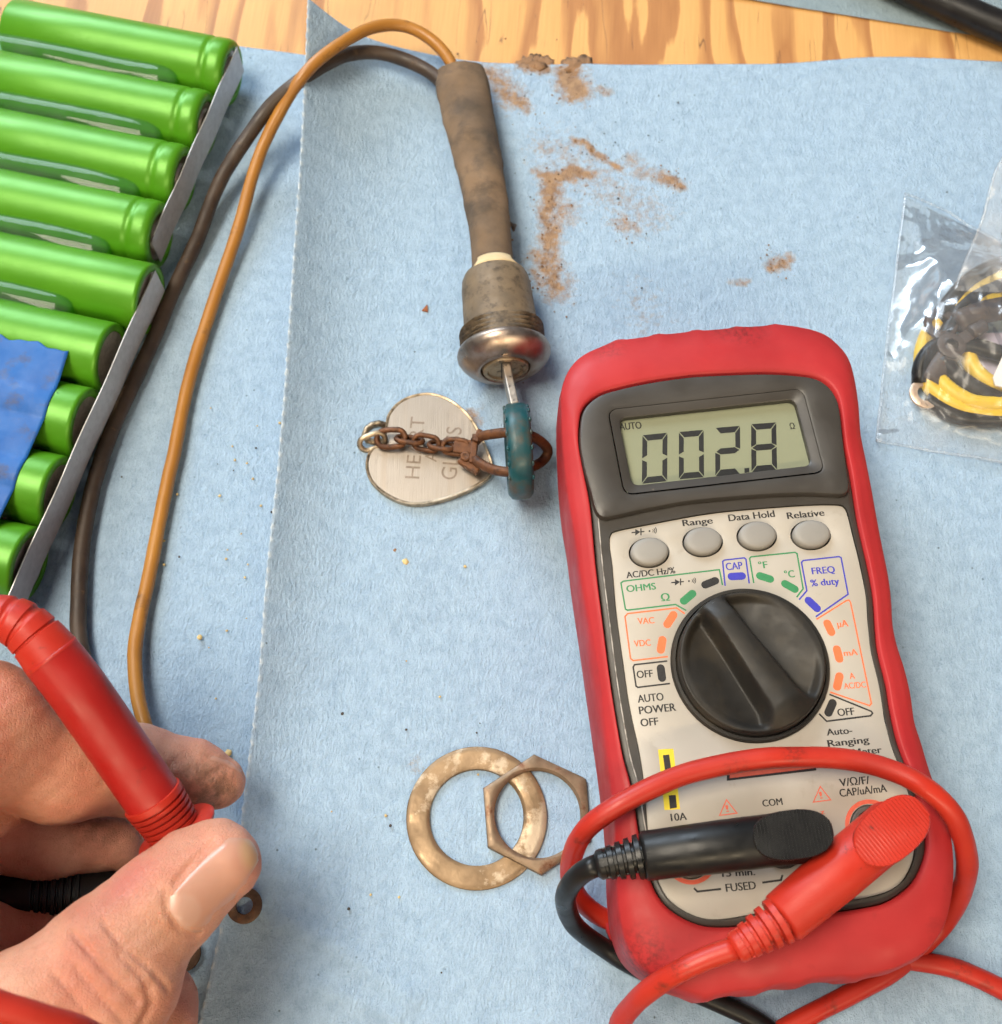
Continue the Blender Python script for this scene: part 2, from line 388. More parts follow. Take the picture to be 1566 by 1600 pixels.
# ------------------------------------------------------------------ black cable in the far corner
M_BLACK = simple('black_rubber', (.008, .0075, .0075), (.014, .013, .013), .2, .38, spec=.35, bmp=.1, bscale=1.5)
pts = P((700, -320, 5.5), (1050, -190, 5.5), (1330, -60, 5.5), (1420, -18, 5.5), (1495, 14, 5.4), (1566, 44, 5.4), (1680, 85, 5.4), (1950, 150, 5.4), (2300, 170, 5.4))
v, f = tube(pts, 4.6, 20)
add('power_cable', v, f, M_BLACK, label='thick glossy black cable crossing the far right corner', cat='cable', loc=pts[4] * [1, 1, 0])

# ------------------------------------------------------------------ battery pack: green cells glued side by side
AX = math.radians(-13.5); ax = np.array([math.cos(AX), math.sin(AX), 0]); far = np.array([-math.sin(AX), math.cos(AX), 0])
M_CELL = simple('green_cell_wrap', (.070, .265, .007), (.083, .29, .009), .05, .38, metal=.20, spec=.45, rvar=.03, grime=((.05, .21, .005), .25, .62, .85), bmp=.16, bscale=.22, bdist=.35)
M_NICKEL = simple('nickel_strip', (.46, .45, .45), (.54, .53, .53), .5, .42, metal=.4, bmp=.1, bscale=3, bdist=.05, grime=((.12, .10, .09), 1.1, .66, .74))
M_CAPMET = simple('cell_end_metal', (.40, .34, .30), (.55, .48, .42), .8, .4, metal=.9)
M_INK = simple('black_ink', (.014, .012, .012), (.02, .018, .018), 1, .6)
M_GLUE = film_mat('clear_hot_glue', (.70, .92, .62), .03, .06, .42, .06)
M_CELLINK = simple('faded_cell_ink', (.03, .13, .012), (.045, .18, .015), 1.2, .5)
CELL_R, CELL_Z, PITCHC = 9.2, 9.9, 18.75
corners = [(372, 68), (330, 140), (297, 227), (263, 320), (243, 415), (183, 507), (148, 608), (105, 712), (60, 823)]
cw = P(*[(u, v, 14.6) for u, v in corners]) - far * 7.7
along = cw @ ax; across = cw @ far
off0 = np.mean(across + np.arange(9) * PITCHC)
along[5:] = along[5] + np.array([0, .6, .8, .8]); along[1:4] = along[1:4].mean(); along[0] = along[1] + 1.0
cell_end = [ax * along[i] + far * (off0 - i * PITCHC) + [0, 0, CELL_Z] for i in range(9)]
pack = thing('battery_pack', 'row of green cylindrical battery cells glued side by side with nickel strips', 'battery pack', cell_end[4] * [1, 1, 0] - ax * 32 + [0, 0, .4])
def inst(name, mesh, parent, loc, rz):
    o = bpy.data.objects.new(name, mesh); col.objects.link(o); o.parent = parent
    o.location = (np.asarray(loc) - ORIG[parent.name]) * MM; o.rotation_euler = (0, 0, rz); ORIG[o.name] = np.asarray(loc, float); return o
def raw_mesh(name, v, f, mat, sharp=None):
    o = add(name, v, f, mat, sharp=sharp); me = o.data; bpy.data.objects.remove(o); return me
r = CELL_R
prof_neg = [(-65, r - 1.2), (-64.7, r - .4), (-64, r), (-40, r), (-15, r), (-1.0, r), (-.45, r - .1), (-.1, r - .45), (0, r - .9), (0, r - 1.9), (-.25, r - 2.1), (-.8, r - 2.2)]
prof_pos = [(-65, r - 1.2), (-64.7, r - .4), (-64, r), (-40, r), (-15, r), (-7.4, r), (-6.6, r - .05), (-6.2, r - .28), (-5.2, r - .28), (-4.8, r - .04), (-4.0, r), (-2.0, r - .05), (-.9, r - .3), (-.25, r - .9), (0, r - 1.7), (0, r - 2.6), (-.5, r - 2.9)]
me_neg = raw_mesh('cell', *lathe((0, 0, 0), (1, 0, 0), prof_neg, 56, cap1=False), M_CELL)
me_pos = raw_mesh('cell', *lathe((0, 0, 0), (1, 0, 0), prof_pos, 56, cap1=False), M_CELL)
me_cap_n = raw_mesh('end_cap', *lathe((0, 0, 0), (1, 0, 0), [(-1.2, r - 2), (-.35, r - 2.2), (-.28, 3), (-.28, .5)], 40), M_CAPMET, 40)
me_cap_p = raw_mesh('end_cap', *lathe((0, 0, 0), (1, 0, 0), [(-1.6, r - 2.6), (-.8, r - 2.9), (-.8, 4.6), (-.2, 4.2), (-.1, 3.6), (-.1, .5)], 40), M_CAPMET, 40)
for i in range(9):
    c = inst('cell', me_pos if i < 4 else me_neg, pack, cell_end[i], AX); c.rotation_euler.x = rng.uniform(0, 6.28)
    e = inst('end_cap', me_cap_p if i < 4 else me_cap_n, c, cell_end[i], 0)
# stamped mark on one cell
def on_cell(i, al_, an_, lift_=.03): return cell_end[i] - ax * al_ + (r + lift_) * (far * math.sin(an_) + np.array([0, 0, math.cos(an_)]))
for a0_, a1_, b0_, b1_ in ((6.2, 7.6, .20, .30), (7.4, 8.0, .20, .55), (8.3, 9.8, .26, .36), (8.3, 9.0, .36, .60), (5.4, 6.0, .30, .58)):
    add('ink_mark', [on_cell(6, a_, b_) for a_, b_ in ((a0_, b0_), (a1_, b0_ + .03), (a1_, b1_), (a0_, b1_ - .03))], [(0, 1, 2, 3)], M_CELLINK, pack, smooth=False)
for k in range(8):                                    # clear glue beads lying in the valleys
    e = (cell_end[k] + cell_end[k + 1]) / 2
    tip = min(along[k], along[k + 1]) - [11, 9, 8.5, 9.5, 13, 9.0, 8.0, 7.5][k]
    ctr = far * (e @ far)
    L = np.r_[tip - 62, tip - 40, tip - 18, tip - 6, tip - 2, tip - .4, tip]
    rad = np.r_[4.5, 4.6, 4.5, 4.2, 3.4, 2.2, .5]
    pts = [ax * t + ctr + [0, 0, CELL_Z + 3.4 + .25 * math.sin(t * .2 + k)] for t in L]
    v, f = tube(pts, rad, 22, res=46, section=(1.12, .80))
    add('glue_bead', v, f, M_GLUE, pack)
def strip(idx, z0, z1, ext0, ext1, lift):
    """thin nickel ribbon standing against the cell ends"""
    P0 = []
    for i in idx: P0.append(cell_end[i] + ax * lift[i])
    P0 = np.array(P0); dirn = (P0[-1] - P0[0]) / np.linalg.norm(P0[-1] - P0[0])
    P0 = np.vstack([P0[0] - dirn * ext0, P0, P0[-1] + dirn * ext1])
    c = crom(P0, 90); c[:, 2] = 0; R = []
    s = np.linspace(0, 1, 90)
    for q, t in zip(c, s):
        w = .12 * math.sin(t * 21)
        R.append([q + [0, 0, z0] + ax * w, q + [0, 0, z1] + ax * w, q + [0, 0, z1] + ax * (w + .25), q + [0, 0, z0] + ax * (w + .25)])
    return rings(np.array(R))
lift = {i: .12 for i in range(9)}
v, f = strip([0, 3], CELL_Z - 4.2, CELL_Z + 5.1, 4.5, 3.0, {0: .3, 3: .3}); add('nickel_strip', v, f, M_NICKEL, pack, sharp=40)
v, f = strip([4, 8], CELL_Z - 4.2, CELL_Z + 5.1, 2.5, 16, {4: .15, 8: .6}); add('nickel_strip', v, f, M_NICKEL, pack, sharp=40)

# blue masking tape across the lower cells
M_TAPE = simple('blue_masking_tape', (.002, .085, .34), (.004, .105, .39), .10, .58, bmp=.5, bscale=1.6, bdist=.12, grime=((.05, .065, .14), .16, .52, .70))
redge = P((0, 519, 19.4), (105, 545, 19.4), (92, 590, 19.2), (72, 642, 19.2), (48, 695, 19.2), (20, 762, 19.2), (-6, 815, 19.2), (-30, 880, 19.2))
ra, rc = redge[1:] @ ax, redge[1:] @ far
c_hi = rc[0]; c_lo = rc[-1]; nC, nA = 110, 46
tc = np.linspace(c_hi, c_lo, nC); R = []
cellc = np.array([e @ far for e in cell_end])
for i, c in enumerate(tc):
    a1 = np.interp(-c, -rc, ra); d = np.min(np.abs(cellc - c)); zz = CELL_Z + math.sqrt(max(r * r - d * d, 0)); zz = max(zz, CELL_Z + 8.3) + .12
    row = []
    for t in np.linspace(0, 1, nA):
        a = a1 - 1.0 * 46 * t
        cc = c + (.5 * math.sin(a * .55) + .25 * math.sin(a * 1.3 + 1) + .6 * t) * max(0, 1 - i / 12)
        row.append(ax * a + far * cc + [0, 0, zz])
    R.append(row)
v, f = rings(np.array(R), closed_u=False, cap0=False, cap1=False)
tp = add('masking_tape', v, f, M_TAPE, pack, label='strip of dirty blue masking tape across the lower cells')
md = tp.modifiers.new('t', 'SOLIDIFY'); md.thickness = .14 * MM; md.offset = 1

# ------------------------------------------------------------------ key switch with its two wires
M_SLEEVE = simple('dirty_rubber_sleeve', (.085, .060, .040), (.195, .125, .072), .06, .88, bmp=.6, bscale=.9, bdist=.3, grime=((.052, .040, .030), .09, .50, .72), detail=7)
M_SWBODY = simple('grimy_brass_body', (.15, .112, .074), (.23, .165, .10), .14, .62, metal=.25, bmp=.4, bscale=1.2, bdist=.12, grime=((.07, .05, .032), .35, .5, .7))
M_BEZEL = simple('worn_nickel_bezel', (.34, .27, .22), (.48, .39, .33), .12, .38, metal=1.0, bmp=.12, bscale=.8, bdist=.08, grime=((.26, .17, .12), .2, .45, .68))
M_PLUG = simple('tarnished_brass', (.30, .22, .13), (.40, .31, .21), .4, .45, metal=.7, bmp=.2, bscale=2, grime=((.06, .045, .03), .6, .5, .68))
M_CREAM = simple('cream_paper_band', (.70, .55, .33), (.62, .46, .25), .3, .8)
M_TAN = simple('tan_wire_insulation', (.42, .185, .030), (.34, .14, .022), .05, .42, bmp=.15, bscale=1.5, bdist=.06, grime=((.11, .055, .02), .12, .60, .74))
M_DARKWIRE = simple('dark_wire_insulation', (.034, .021, .014), (.065, .042, .028), .12, .55, bmp=.3, bscale=1.3, bdist=.1, grime=((.12, .07, .035), .35, .62, .75))
Z0 = 11.9
b_c = at(788, 557, Z0); s_c = at(769, 395, Z0); dsw = (b_c - s_c) * [1, 1, 0]; dsw /= np.linalg.norm(dsw)
sw = thing('key_switch', 'grimy key switch with rubber sleeve and two long wires', 'key switch', b_c * [1, 1, 0] - dsw * 25 + [0, 0, .4])
tt = lambda u, v, z: float((at(u, v, z) - b_c) @ dsw)
t_sh = tt(770, 405, Z0 + 7.5)             # shoulder
t_th = tt(775, 486, Z0 + 9.6)             # start of thread
Rb = 11.7
prof = [(t_sh - 1.5, 5.2), (t_sh - .9, 6.8), (t_sh + .4, 8.0), (t_sh + 1.8, 8.6), (t_sh + 4, 8.85), (t_sh + 8, 9.0), (t_th - 1, 9.3), (t_th, 9.5), (-.5, 9.5)]
v, f = lathe(b_c, dsw, prof, 56); add('body', v, f, M_SWBODY, sw, sharp=50)
# thread cut only on two flanks: interrupted ridges
a = np.linspace(0, 2 * math.pi, 73)[:-1]; Rr = []
dd, ss, uu = frame(dsw); tz = np.linspace(t_th, -1.0, 60)
for t in tz:
    ph = (t - t_th) / 1.25; rr = []
    for q in a:
        flank = 1 / (1 + math.exp(-14 * (abs(math.cos(q)) - .42)))
        h = 9.70 + flank * (.95 * (1 - 2 * abs(((ph + q / (2 * math.pi)) % 1) - .5)) + .10)
        rr.append(b_c + dd * t + h * (math.cos(q) * ss + math.sin(q) * uu))
    Rr.append(rr)
M_THREAD = simple('grimy_thread', (.055, .042, .030), (.17, .125, .08), .5, .6, metal=.3, bmp=.3, bscale=2, detail=6)
v, f = rings(np.array(Rr)); add('thread', v, f, M_THREAD, sw, sharp=25)
prof = [(-2.2, 9.0), (-2.1, Rb - .9), (-1.6, Rb - .25), (-.8, Rb), (0, Rb - .05), (.9, Rb - .5), (1.9, Rb - 1.3), (2.9, Rb - 2.5), (3.6, Rb - 3.9), (3.9, Rb - 5.0), (3.8, Rb - 5.5), (2.6, Rb - 5.65)]
v, f = lathe(b_c, dsw, prof, 72, cap1=False); add('bezel', v, f, M_BEZEL, sw)
kw = .95; pr = [(2.0, 5.85), (3.7, 5.75), (4.1, 5.45), (4.15, 4.6), (3.6, 4.3), (3.55, .3)]
v, f = lathe(b_c, dsw, pr, 48); kc = add('key_cylinder', v, f, M_PLUG, sw, sharp=35)
v, f = box(b_c + dsw * 3.6, dsw, (.12, 1.15, 4.2)); add('keyway', v, f, M_INK, kc, smooth=False)
# heat-shrink sleeve, flattened towards its open end
sl = P((772, 425, 12.0), (767, 370, 11.5), (757, 300, 10.6), (742, 230, 9.8), (729, 165, 8.6), (719, 117, 8.0))
c = crom(sl, 60); T = np.gradient(c, axis=0); T /= np.linalg.norm(T, axis=1)[:, None]; Rr = []
wid = np.interp(np.linspace(0, 1, 60), [0, .1, .3, .5, .75, .93, 1], [5.4, 5.3, 5.7, 6.3, 7.2, 7.6, 7.3]); hei = np.interp(np.linspace(0, 1, 60), [0, .1, .3, .6, 1], [5.3, 5.1, 5.2, 5.4, 5.2])
for i in range(60):
    s_ = np.cross(T[i], [0, 0, 1.0]); s_ /= np.linalg.norm(s_); u_ = np.cross(s_, T[i]); rr = []
    for q in np.linspace(0, 2 * math.pi, 37)[:-1]:
        w = 1 + .06 * mnoise.noise((math.cos(q) * 1.5, math.sin(q) * 1.5, i * .13)) + .035 * mnoise.noise((math.cos(q) * 4, math.sin(q) * 4, i * .35))
        ragged = T[i] * (.5 * mnoise.noise((math.cos(q) * 2, math.sin(q) * 2, 9)) if i > 57 else 0)
        rr.append(c[i] + w * (wid[i] * math.cos(q) * s_ + hei[i] * math.sin(q) * u_) + ragged)
    Rr.append(rr)
inner = [np.array(Rr[-1]) * .86 + c[-1] * .14, np.array(Rr[-1]) * .84 + c[-1] * .16 - T[-1] * 8]
v, f = rings(np.array([*Rr, *inner])); slv = add('rubber_sleeve', v, f, M_SLEEVE, sw, sharp=60)
# cream paper band at the sleeve's foot
Rr = []
for t, rr_ in ((t_sh - 2.9, 5.75), (t_sh - 1.6, 6.2), (t_sh - .2, 7.15), (t_sh + .8, 7.85)):
    Rr.append([b_c + dd * t + (rr_ + .12) * (math.sin(q) * ss + math.cos(q) * uu) for q in np.linspace(-.78, .72, 24)])
v, f = rings(np.array(Rr), closed_u=False, cap0=False, cap1=False); o = add('paper_band', v, f, M_CREAM, sw)
md = o.modifiers.new('t', 'SOLIDIFY'); md.thickness = .25 * MM; md.offset = 1
# frayed thread end beside the sleeve
L = [tube(P((795, 345, 9), (800, 350 + k, 8), (806 - k, 352 + 3 * k, 6 + .5 * k)), .35, 6, 8) for k in range(4)]
v, f = merge(*L); add('frayed_end', v, f, M_DARKWIRE, sw)
tan_px = [(728, 150, 9.5), (712, 112, 10), (692, 80, 11.5), (660, 52, 13), (622, 39, 14.5), (575, 46, 17), (520, 76, 20.5), (474, 118, 20), (436, 175, 14), (402, 255, 8), (355, 410, 3.5), (305, 560, 2.6), (270, 720, 2.6), (242, 850, 2.6),
          (220, 955, 3.2), (210, 1020, 4.2), (215, 1085, 5.2), (229, 1145, 6), (250, 1230, 5), (290, 1320, 5), (335, 1382, 4.2)]
dk_px = [(708, 160, 9), (686, 124, 9), (642, 97, 9.5), (592, 82, 11), (545, 85, 14), (505, 102, 17), (462, 132, 18), (410, 180, 13), (352, 270, 7), (302, 385, 3.5), (262, 478, 2.8), (217, 580, 2.8), (172, 680, 2.8), (146, 760, 2.8), (129, 850, 2.8),
         (122, 930, 2.8), (125, 1005, 3), (142, 1080, 3.2), (180, 1200, 3.2), (230, 1360, 3), (268, 1460, 2.4)]
v, f = tube(P(*tan_px), 1.68, 16, wob=.4); w1 = add('wire', v, f, M_TAN, sw, label='tan brown wire of the key switch')
v, f = tube(P(*dk_px), 1.95, 16, wob=.5); w2 = add('wire', v, f, M_DARKWIRE, sw, label='dark brown wire of the key switch')
M_TERM = simple('rusty_terminal', (.085, .05, .034), (.17, .10, .065), .5, .6, metal=.6, bmp=.4, bscale=2, grime=((.20, .09, .04), .7, .55, .7))
def ring_terminal(ce, r1, r0, tail, parent, mat, th=.8):
    n = 40; q = []
    for zz, ro, ri in ((-th / 2, r1, r0), (th / 2, r1 - .12, r0 + .1)): q.append((zz, ro, ri))
    a_ = np.arange(n) * 2 * math.pi / n; cs = np.stack([np.cos(a_), np.sin(a_), 0 * a_], 1); zv = np.array([0, 0, 1.0])
    R_ = np.array([ce + r0 * cs - zv * th / 2, ce + r1 * cs - zv * th / 2, ce + r1 * cs + zv * (th / 2 - .15), ce + (r1 - .2) * cs + zv * th / 2, ce + (r0 + .1) * cs + zv * th / 2, ce + r0 * cs - zv * th / 2])
    ringv = rings(R_, cap0=False, cap1=False)
    d_ = np.asarray(tail) - ce; L_ = np.linalg.norm(d_); d_ = d_ / L_
    neck = box(ce + d_ * (r1 + L_ * .25 - .3), d_, (L_ * .25, r1 * .42, th * .45))
    barrel = lathe(ce + d_ * (r1 + L_ * .35) + [0, 0, .6], d_, [(0, r1 * .45), (.4, r1 * .52), (L_ * .6, r1 * .52), (L_ * .6 + .3, r1 * .45)], 18)
    v, f = merge(ringv, neck, barrel); return add('ring_terminal', v, f, mat, parent, sharp=40)
ring_terminal(at(382, 1415, 3.6), 3.75, 1.75, at(340, 1385, 4.2), sw, M_TERM)
ring_terminal(at(286, 1490, 1.6), 3.75, 1.75, at(262, 1440, 2.2), sw, M_TERM)

# ------------------------------------------------------------------ key in the switch
M_KEYMET = simple('key_steel', (.50, .42, .34), (.60, .52, .44), .5, .35, metal=.9, bmp=.1)
M_TEAL = simple('teal_rubber', (.004, .052, .066), (.007, .080, .095), .12, .42, bmp=.3, bscale=1.2, bdist=.12, grime=((.065, .052, .034), .13, .46, .62))
kdir = P((797, 590, 14), (806, 700, 14)); kdir = (kdir[1] - kdir[0]); kdir /= np.linalg.norm(kdir)
kc0 = at(810, 705, 13.2)
key = thing('key', 'teal rubber headed key standing on edge in the key switch', 'key', kc0 * [1, 1, 0] + [0, 0, .4])
kst = b_c + dsw * 3.3 + [0, 0, .2]
_, ks, ku = frame(kdir)
v, f = box((kst + kc0 - kdir * 11) / 2, kc0 - kdir * 11 - kst, (np.linalg.norm(kc0 - kdir * 11 - kst) / 2, .95, 3.4)); o = add('blade', v, f, M_KEYMET, key, smooth=False)
md = o.modifiers.new('b', 'BEVEL'); md.width = .25 * MM; md.segments = 2
def disc_bow(ce, rx, rz, th, n=48):
    """upright oval rubber head with a rounded rim and a hole"""
    pr = [(rx * .30, -th * .30), (rx * .34, -th * .42), (rx * .60, -th * .42), (rx * .68, -th * .5), (rx * .9, -th * .5), (rx * .985, -th * .36), (rx, -th * .12), (rx, th * .12), (rx * .985, th * .36), (rx * .9, th * .5), (rx * .68, th * .5), (rx * .60, th * .42), (rx * .34, th * .42), (rx * .30, th * .30), (rx * .30, -th * .30)]
    a = np.arange(n) * 2 * math.pi / n
    R = [[ce + kdir * rr * math.cos(q) * 1.0 + ku * rr * math.sin(q) * rz / rx + ks * s for q in a] for rr, s in pr]
    return rings(np.array(R), cap0=False, cap1=False)
v, f = disc_bow(kc0, 11.6, 11.6, 5.8); bow = add('bow', v, f, M_TEAL, key)
L = []
for k, q in enumerate(np.linspace(.5, 2.6, 7)):
    for s in (-1, 1):
        p0 = kc0 + kdir * 10.4 * math.cos(q) + ku * 10.4 * math.sin(q) + ks * s * 2.9
        L.append(lathe(p0 - ks * s * .3, ks * s, [(0, .7), (.4, .6), (.55, .3)], 10, up=kdir))
v, f = merge(*L); add('grip_nubs', v, f, M_TEAL, bow)

# ------------------------------------------------------------------ key fob: split clip, chain, lettered tag
M_RUST = simple('rusty_steel', (.095, .036, .014), (.17, .065, .022), .35, .58, metal=.35, bmp=.35, bscale=1.6, bdist=.1, grime=((.05, .022, .012), .5, .5, .66))
M_TAG = simple('brushed_tag_metal', (.38, .335, .29), (.43, .38, .33), .9, .38, metal=.92, bmp=.8, bscale=1.0, bdist=.06, stretch=(6.0, .10, 1), rvar=.06, grime=((.40, .31, .23), .02, .50, .75))
M_TAGRIM = simple('worn_tag_rim', (.30, .23, .15), (.50, .40, .29), .4, .4, metal=.8, grime=((.09, .065, .04), .3, .5, .65))
M_LETSHADE = simple('painted_letter_shade', (.20, .155, .12), (.27, .21, .165), .8, .55, metal=.5)  # flat darker letters, the shade of stamped recesses put into the colour
TZ = 2.6
tag_px = [(606, 646), (619, 629.5), (639, 618), (665, 612.6), (686, 615.5), (707.5, 625), (728.6, 642), (742.6, 660), (756.7, 687), (767, 712), (771, 732), (763.7, 747), (740, 763), (707.5, 777), (672, 786.5), (644, 788.7), (620, 783), (595, 769), (578, 751), (571, 730.6), (573, 712), (580, 700), (592, 690), (600, 676), (602, 660)]
tag_o = crom(P(*[(u, v, TZ) for u, v in tag_px]), 150, True)
fob = thing('key_fob', 'rusty chain and clip holding a silver heart shaped metal tag', 'key fob', at(665, 700, .4))
rim = inset(tag_o, .75); Rr = [setz(inset(tag_o, .1), .9), setz(tag_o, 1.2), setz(tag_o, TZ - .25), setz(inset(tag_o, .15), TZ), setz(inset(tag_o, .55), TZ), setz(inset(tag_o, .8), TZ - .18)]
v, f = rings(np.array(Rr), cap1=False); tg = add('tag', v, f, M_TAGRIM, fob, sharp=50, label='worn silver heart tag with stamped letters drawn flat in a darker tone')
fc = setz(inset(tag_o, .8), TZ - .18); v, f = rings(np.array([fc]), cap0=False); add('tag_face', v, f, M_TAG, tg, smooth=False)
# eyelet loop cast on the tag
ec = at(588, 676, 2.0); a = np.linspace(0, 2 * math.pi, 30)[:-1]
lp = [ec + np.array([2.9 * math.cos(q) + .6 * math.sin(q), 2.6 * math.sin(q), 0]) for q in np.linspace(.9, 2 * math.pi - .9, 16)]
v, f = tube(lp, .85, 10); add('eyelet', v, f, M_TAGRIM, tg)

def text_mesh(s, bold=0.0):
    cu = bpy.data.curves.new('t', 'FONT'); cu.body = s; cu.resolution_u = 4; cu.offset = bold
    o = bpy.data.objects.new('t', cu); col.objects.link(o)
    dg = bpy.context.evaluated_depsgraph_get(); me = bpy.data.meshes.new_from_object(o.evaluated_get(dg))
    v = np.array([q.co[:] for q in me.vertices]); f = [tuple(p.vertices) for p in me.polygons]
    bpy.data.objects.remove(o); bpy.data.curves.remove(cu); bpy.data.meshes.remove(me); return v, f
def text_at(s, p0, p1, up_h, z, bold=0.0):
    """lettering laid on a horizontal plate from point p0 to p1 (baseline), cap height in mm"""
    v, f = text_mesh(s); x0, x1 = v[:, 0].min(), v[:, 0].max(); d = p1 - p0; d[2] = 0; L = np.linalg.norm(d); d /= L; n = np.array([-d[1], d[0], 0])
    X = (v[:, 0] - x0) / (x1 - x0) * L; Yv = v[:, 1] / .70 * up_h
    w = p0[None] + X[:, None] * d + Yv[:, None] * n; w[:, 2] = z
    if bold:
        o_ = d * (bold * L / (x1 - x0)); w, f = merge((w - o_ * .5, f), (w + o_ * .5 + [0, 0, .006], f))
    return w, f
for s, p0, p1, h in (('HEART', (655, 748), (664, 652), 3.6), ('A', (682, 722), (684, 706), 3.0), ('GLASS', (713, 750), (722, 668), 3.9)):
    A_, B_ = at(*p0, TZ - .15), at(*p1, TZ - .15)
    v, f = text_at(s, A_, B_, h, TZ - .15); add('lettering', v, f, M_LETSHADE, tg, smooth=False)

def link(ce, d, up, L, W, r_, n=26, m=8):
    """oval chain link"""
    d, s, u = frame(d, up); pts = []
    for q in np.linspace(0, 2 * math.pi, n)[:-1]:
        x = math.cos(q); y = math.sin(q)
        pts.append(ce + d * ((L / 2 - W / 2) * np.sign(x) * min(1, abs(x) * 3) + W / 2 * x) + s * (W / 2) * y)
    pts = np.array(pts); R = []
    for i in range(len(pts)):
        t = pts[(i + 1) % len(pts)] - pts[i - 1]; t /= np.linalg.norm(t); nn = np.cross(u, t); nn /= np.linalg.norm(nn)
        R.append([pts[i] + r_ * (math.cos(w) * nn + math.sin(w) * u) for w in np.arange(m) * 2 * math.pi / m])
    R.append(R[0]); return rings(np.array(R), cap0=False, cap1=False)
chain = [(582, 690, 3.4), (611, 685, 4.6), (640, 687, 4.5), (666, 692, 4.6), (690, 696, 4.6), (712, 698, 4.8)]
cp = P(*chain)
for k in range(len(cp)):
    d = cp[min(k + 1, len(cp) - 1)] - cp[max(k - 1, 0)]
    if k == 0: d = np.array([1, .35, .1])
    tilt = [.9, .35, -.75, .55, -.65, .35][k]
    d0, s0, u0 = frame(d); up = u0 * math.cos(tilt) + s0 * math.sin(tilt)
    v, f = link(cp[k], d, up, [6.5, 7.2, 6.6, 6.4, 6.2, 6.4][k], [3.9, 4.3, 3.7, 3.6, 3.5, 3.6][k], [.72, .72, .66, .64, .62, .64][k])
    add('chain_link', v, f, M_TAGRIM if k == 0 else M_RUST, fob)
# clip: D-shaped loop through the key head with its riveted hasp
loop = P((742, 690, 6.2), (752, 682, 8), (772, 678, 10.5), (800, 676, 12.6), (832, 682, 12.2), (852, 696, 9), (856, 708, 7.0), (846, 722, 6.6), (826, 731, 9), (800, 737, 11.8), (775, 735, 10.5), (755, 727, 8), (742, 718, 6.4))
v, f = tube(loop, 1.25, 12, 60, section=(1.0, 1.0)); add('clip_loop', v, f, M_RUST, fob)
v, f = merge(box(at(727, 698, 5.2), (1, -.12, 0), (2.9, 1.9, .55)), box(at(741, 703, 6.0), (.1, 1, 0), (3.9, .8, 1.3)), box(at(735, 725, 5.6), (1, -.7, 0), (2.9, 1.5, .9)),
             lathe(at(728, 716, 5.6), (0, 0.001, 1), [(0, 1.5), (1.4, 1.4), (1.7, .9), (1.5, .5)], 14, up=(0, 1, 0)), box(at(747, 683, 7.2), (.35, 1, 0), (1.7, .7, 1.4)))
o = add('clip_hasp', v, f, M_RUST, fob, smooth=False); md = o.modifiers.new('b', 'BEVEL'); md.width = .35 * MM; md.segments = 2

# ------------------------------------------------------------------ washer and lock nut
M_WASH = simple('worn_steel_washer', (.31, .21, .12), (.20, .13, .07), .14, .48, metal=.5, bmp=.45, bscale=1.1, bdist=.1, grime=((.46, .365, .26), .10, .54, .61), spec=.5, rvar=.18, detail=7)
M_NUT = simple('rusty_brown_nut', (.20, .14, .09), (.31, .22, .145), .25, .5, metal=.6, bmp=.45, bscale=1.4, bdist=.12, grime=((.15, .05, .02), .25, .55, .7))
wc = at(745, 1277, .9); a = np.arange(80) * 2 * math.pi / 80; cs = np.stack([np.cos(a), np.sin(a), 0 * a], 1)
wr = lambda R_, z, wob=.0: wc + cs * R_ + np.array([0, 0, 1.0]) * (z + wob * np.sin(a * 2 + .6))[:, None]
RO, RI = 15.6, 10.35
Rr = np.array([wr(RI, 0, .15), wr(RO, 0, .15), wr(RO, .55, .15), wr(RO - .25, .75, .15), wr(RO - 1.4, .86, .2), wr(RI + 2.6, .80, .2), wr(RI + 1.0, .98, .2), wr(RI + .2, .72, .15), wr(RI, 0, .15)])
v, f = rings(Rr, cap0=False, cap1=False); add('washer', v, f, M_WASH, loc=wc * [1, 1, 0], label='large flat brass washer lying partly under the hex nut', cat='washer', sharp=55)
hexp = P(*[(u, v, 2.0) for u, v in ((834.5, 1179), (917, 1216.5), (924, 1315), (846, 1368), (762, 1324.6), (755, 1232.6))])
hc = hexp.mean(0); nh = 90; hi = []
per = [hexp[i] + (hexp[(i + 1) % 6] - hexp[i]) * t for i in range(6) for t in np.arange(15) / 15]
per = np.array(per)[:, :2] - hc[:2]
ang = np.arctan2(per[:, 1], per[:, 0]); RN = 9.5
tiltz = lambda x: 1.75 - (x + 12) / 24 * 1.25
def nring(rad, dz):
    q = np.zeros((nh, 3)); 
    for i in range(nh):
        if rad is None: x, y = per[i]
        else: x, y = rad * math.cos(ang[i]), rad * math.sin(ang[i])
        q[i] = (hc[0] + x, hc[1] + y, tiltz(x) + dz)
    return q
def nhex(shrink, dz):
    q = np.zeros((nh, 3))
    for i in range(nh):
        x, y = per[i]; R_ = math.hypot(x, y); lim = 13.4
        s = min(1, lim / R_) * shrink; q[i] = (hc[0] + x * s, hc[1] + y * s, tiltz(x) + dz)
    return q
Rr = np.array([nring(RN, -.9), nhex(.97, -.9), nhex(1.0, -.5), nhex(1.0, 1.0), nhex(.985, 1.4), nhex(.93, 1.7), nring(RN + .55, 1.7), nring(RN, 1.2), nring(RN + .25, .4), nring(RN, .05), nring(RN + .25, -.3), nring(RN, -.9)])
v, f = rings(Rr, cap0=False, cap1=False); add('lock_nut', v, f, M_NUT, loc=hc * [1, 1, 0], label='thin rusty hexagonal lock nut lying across the washer', cat='nut', sharp=40)

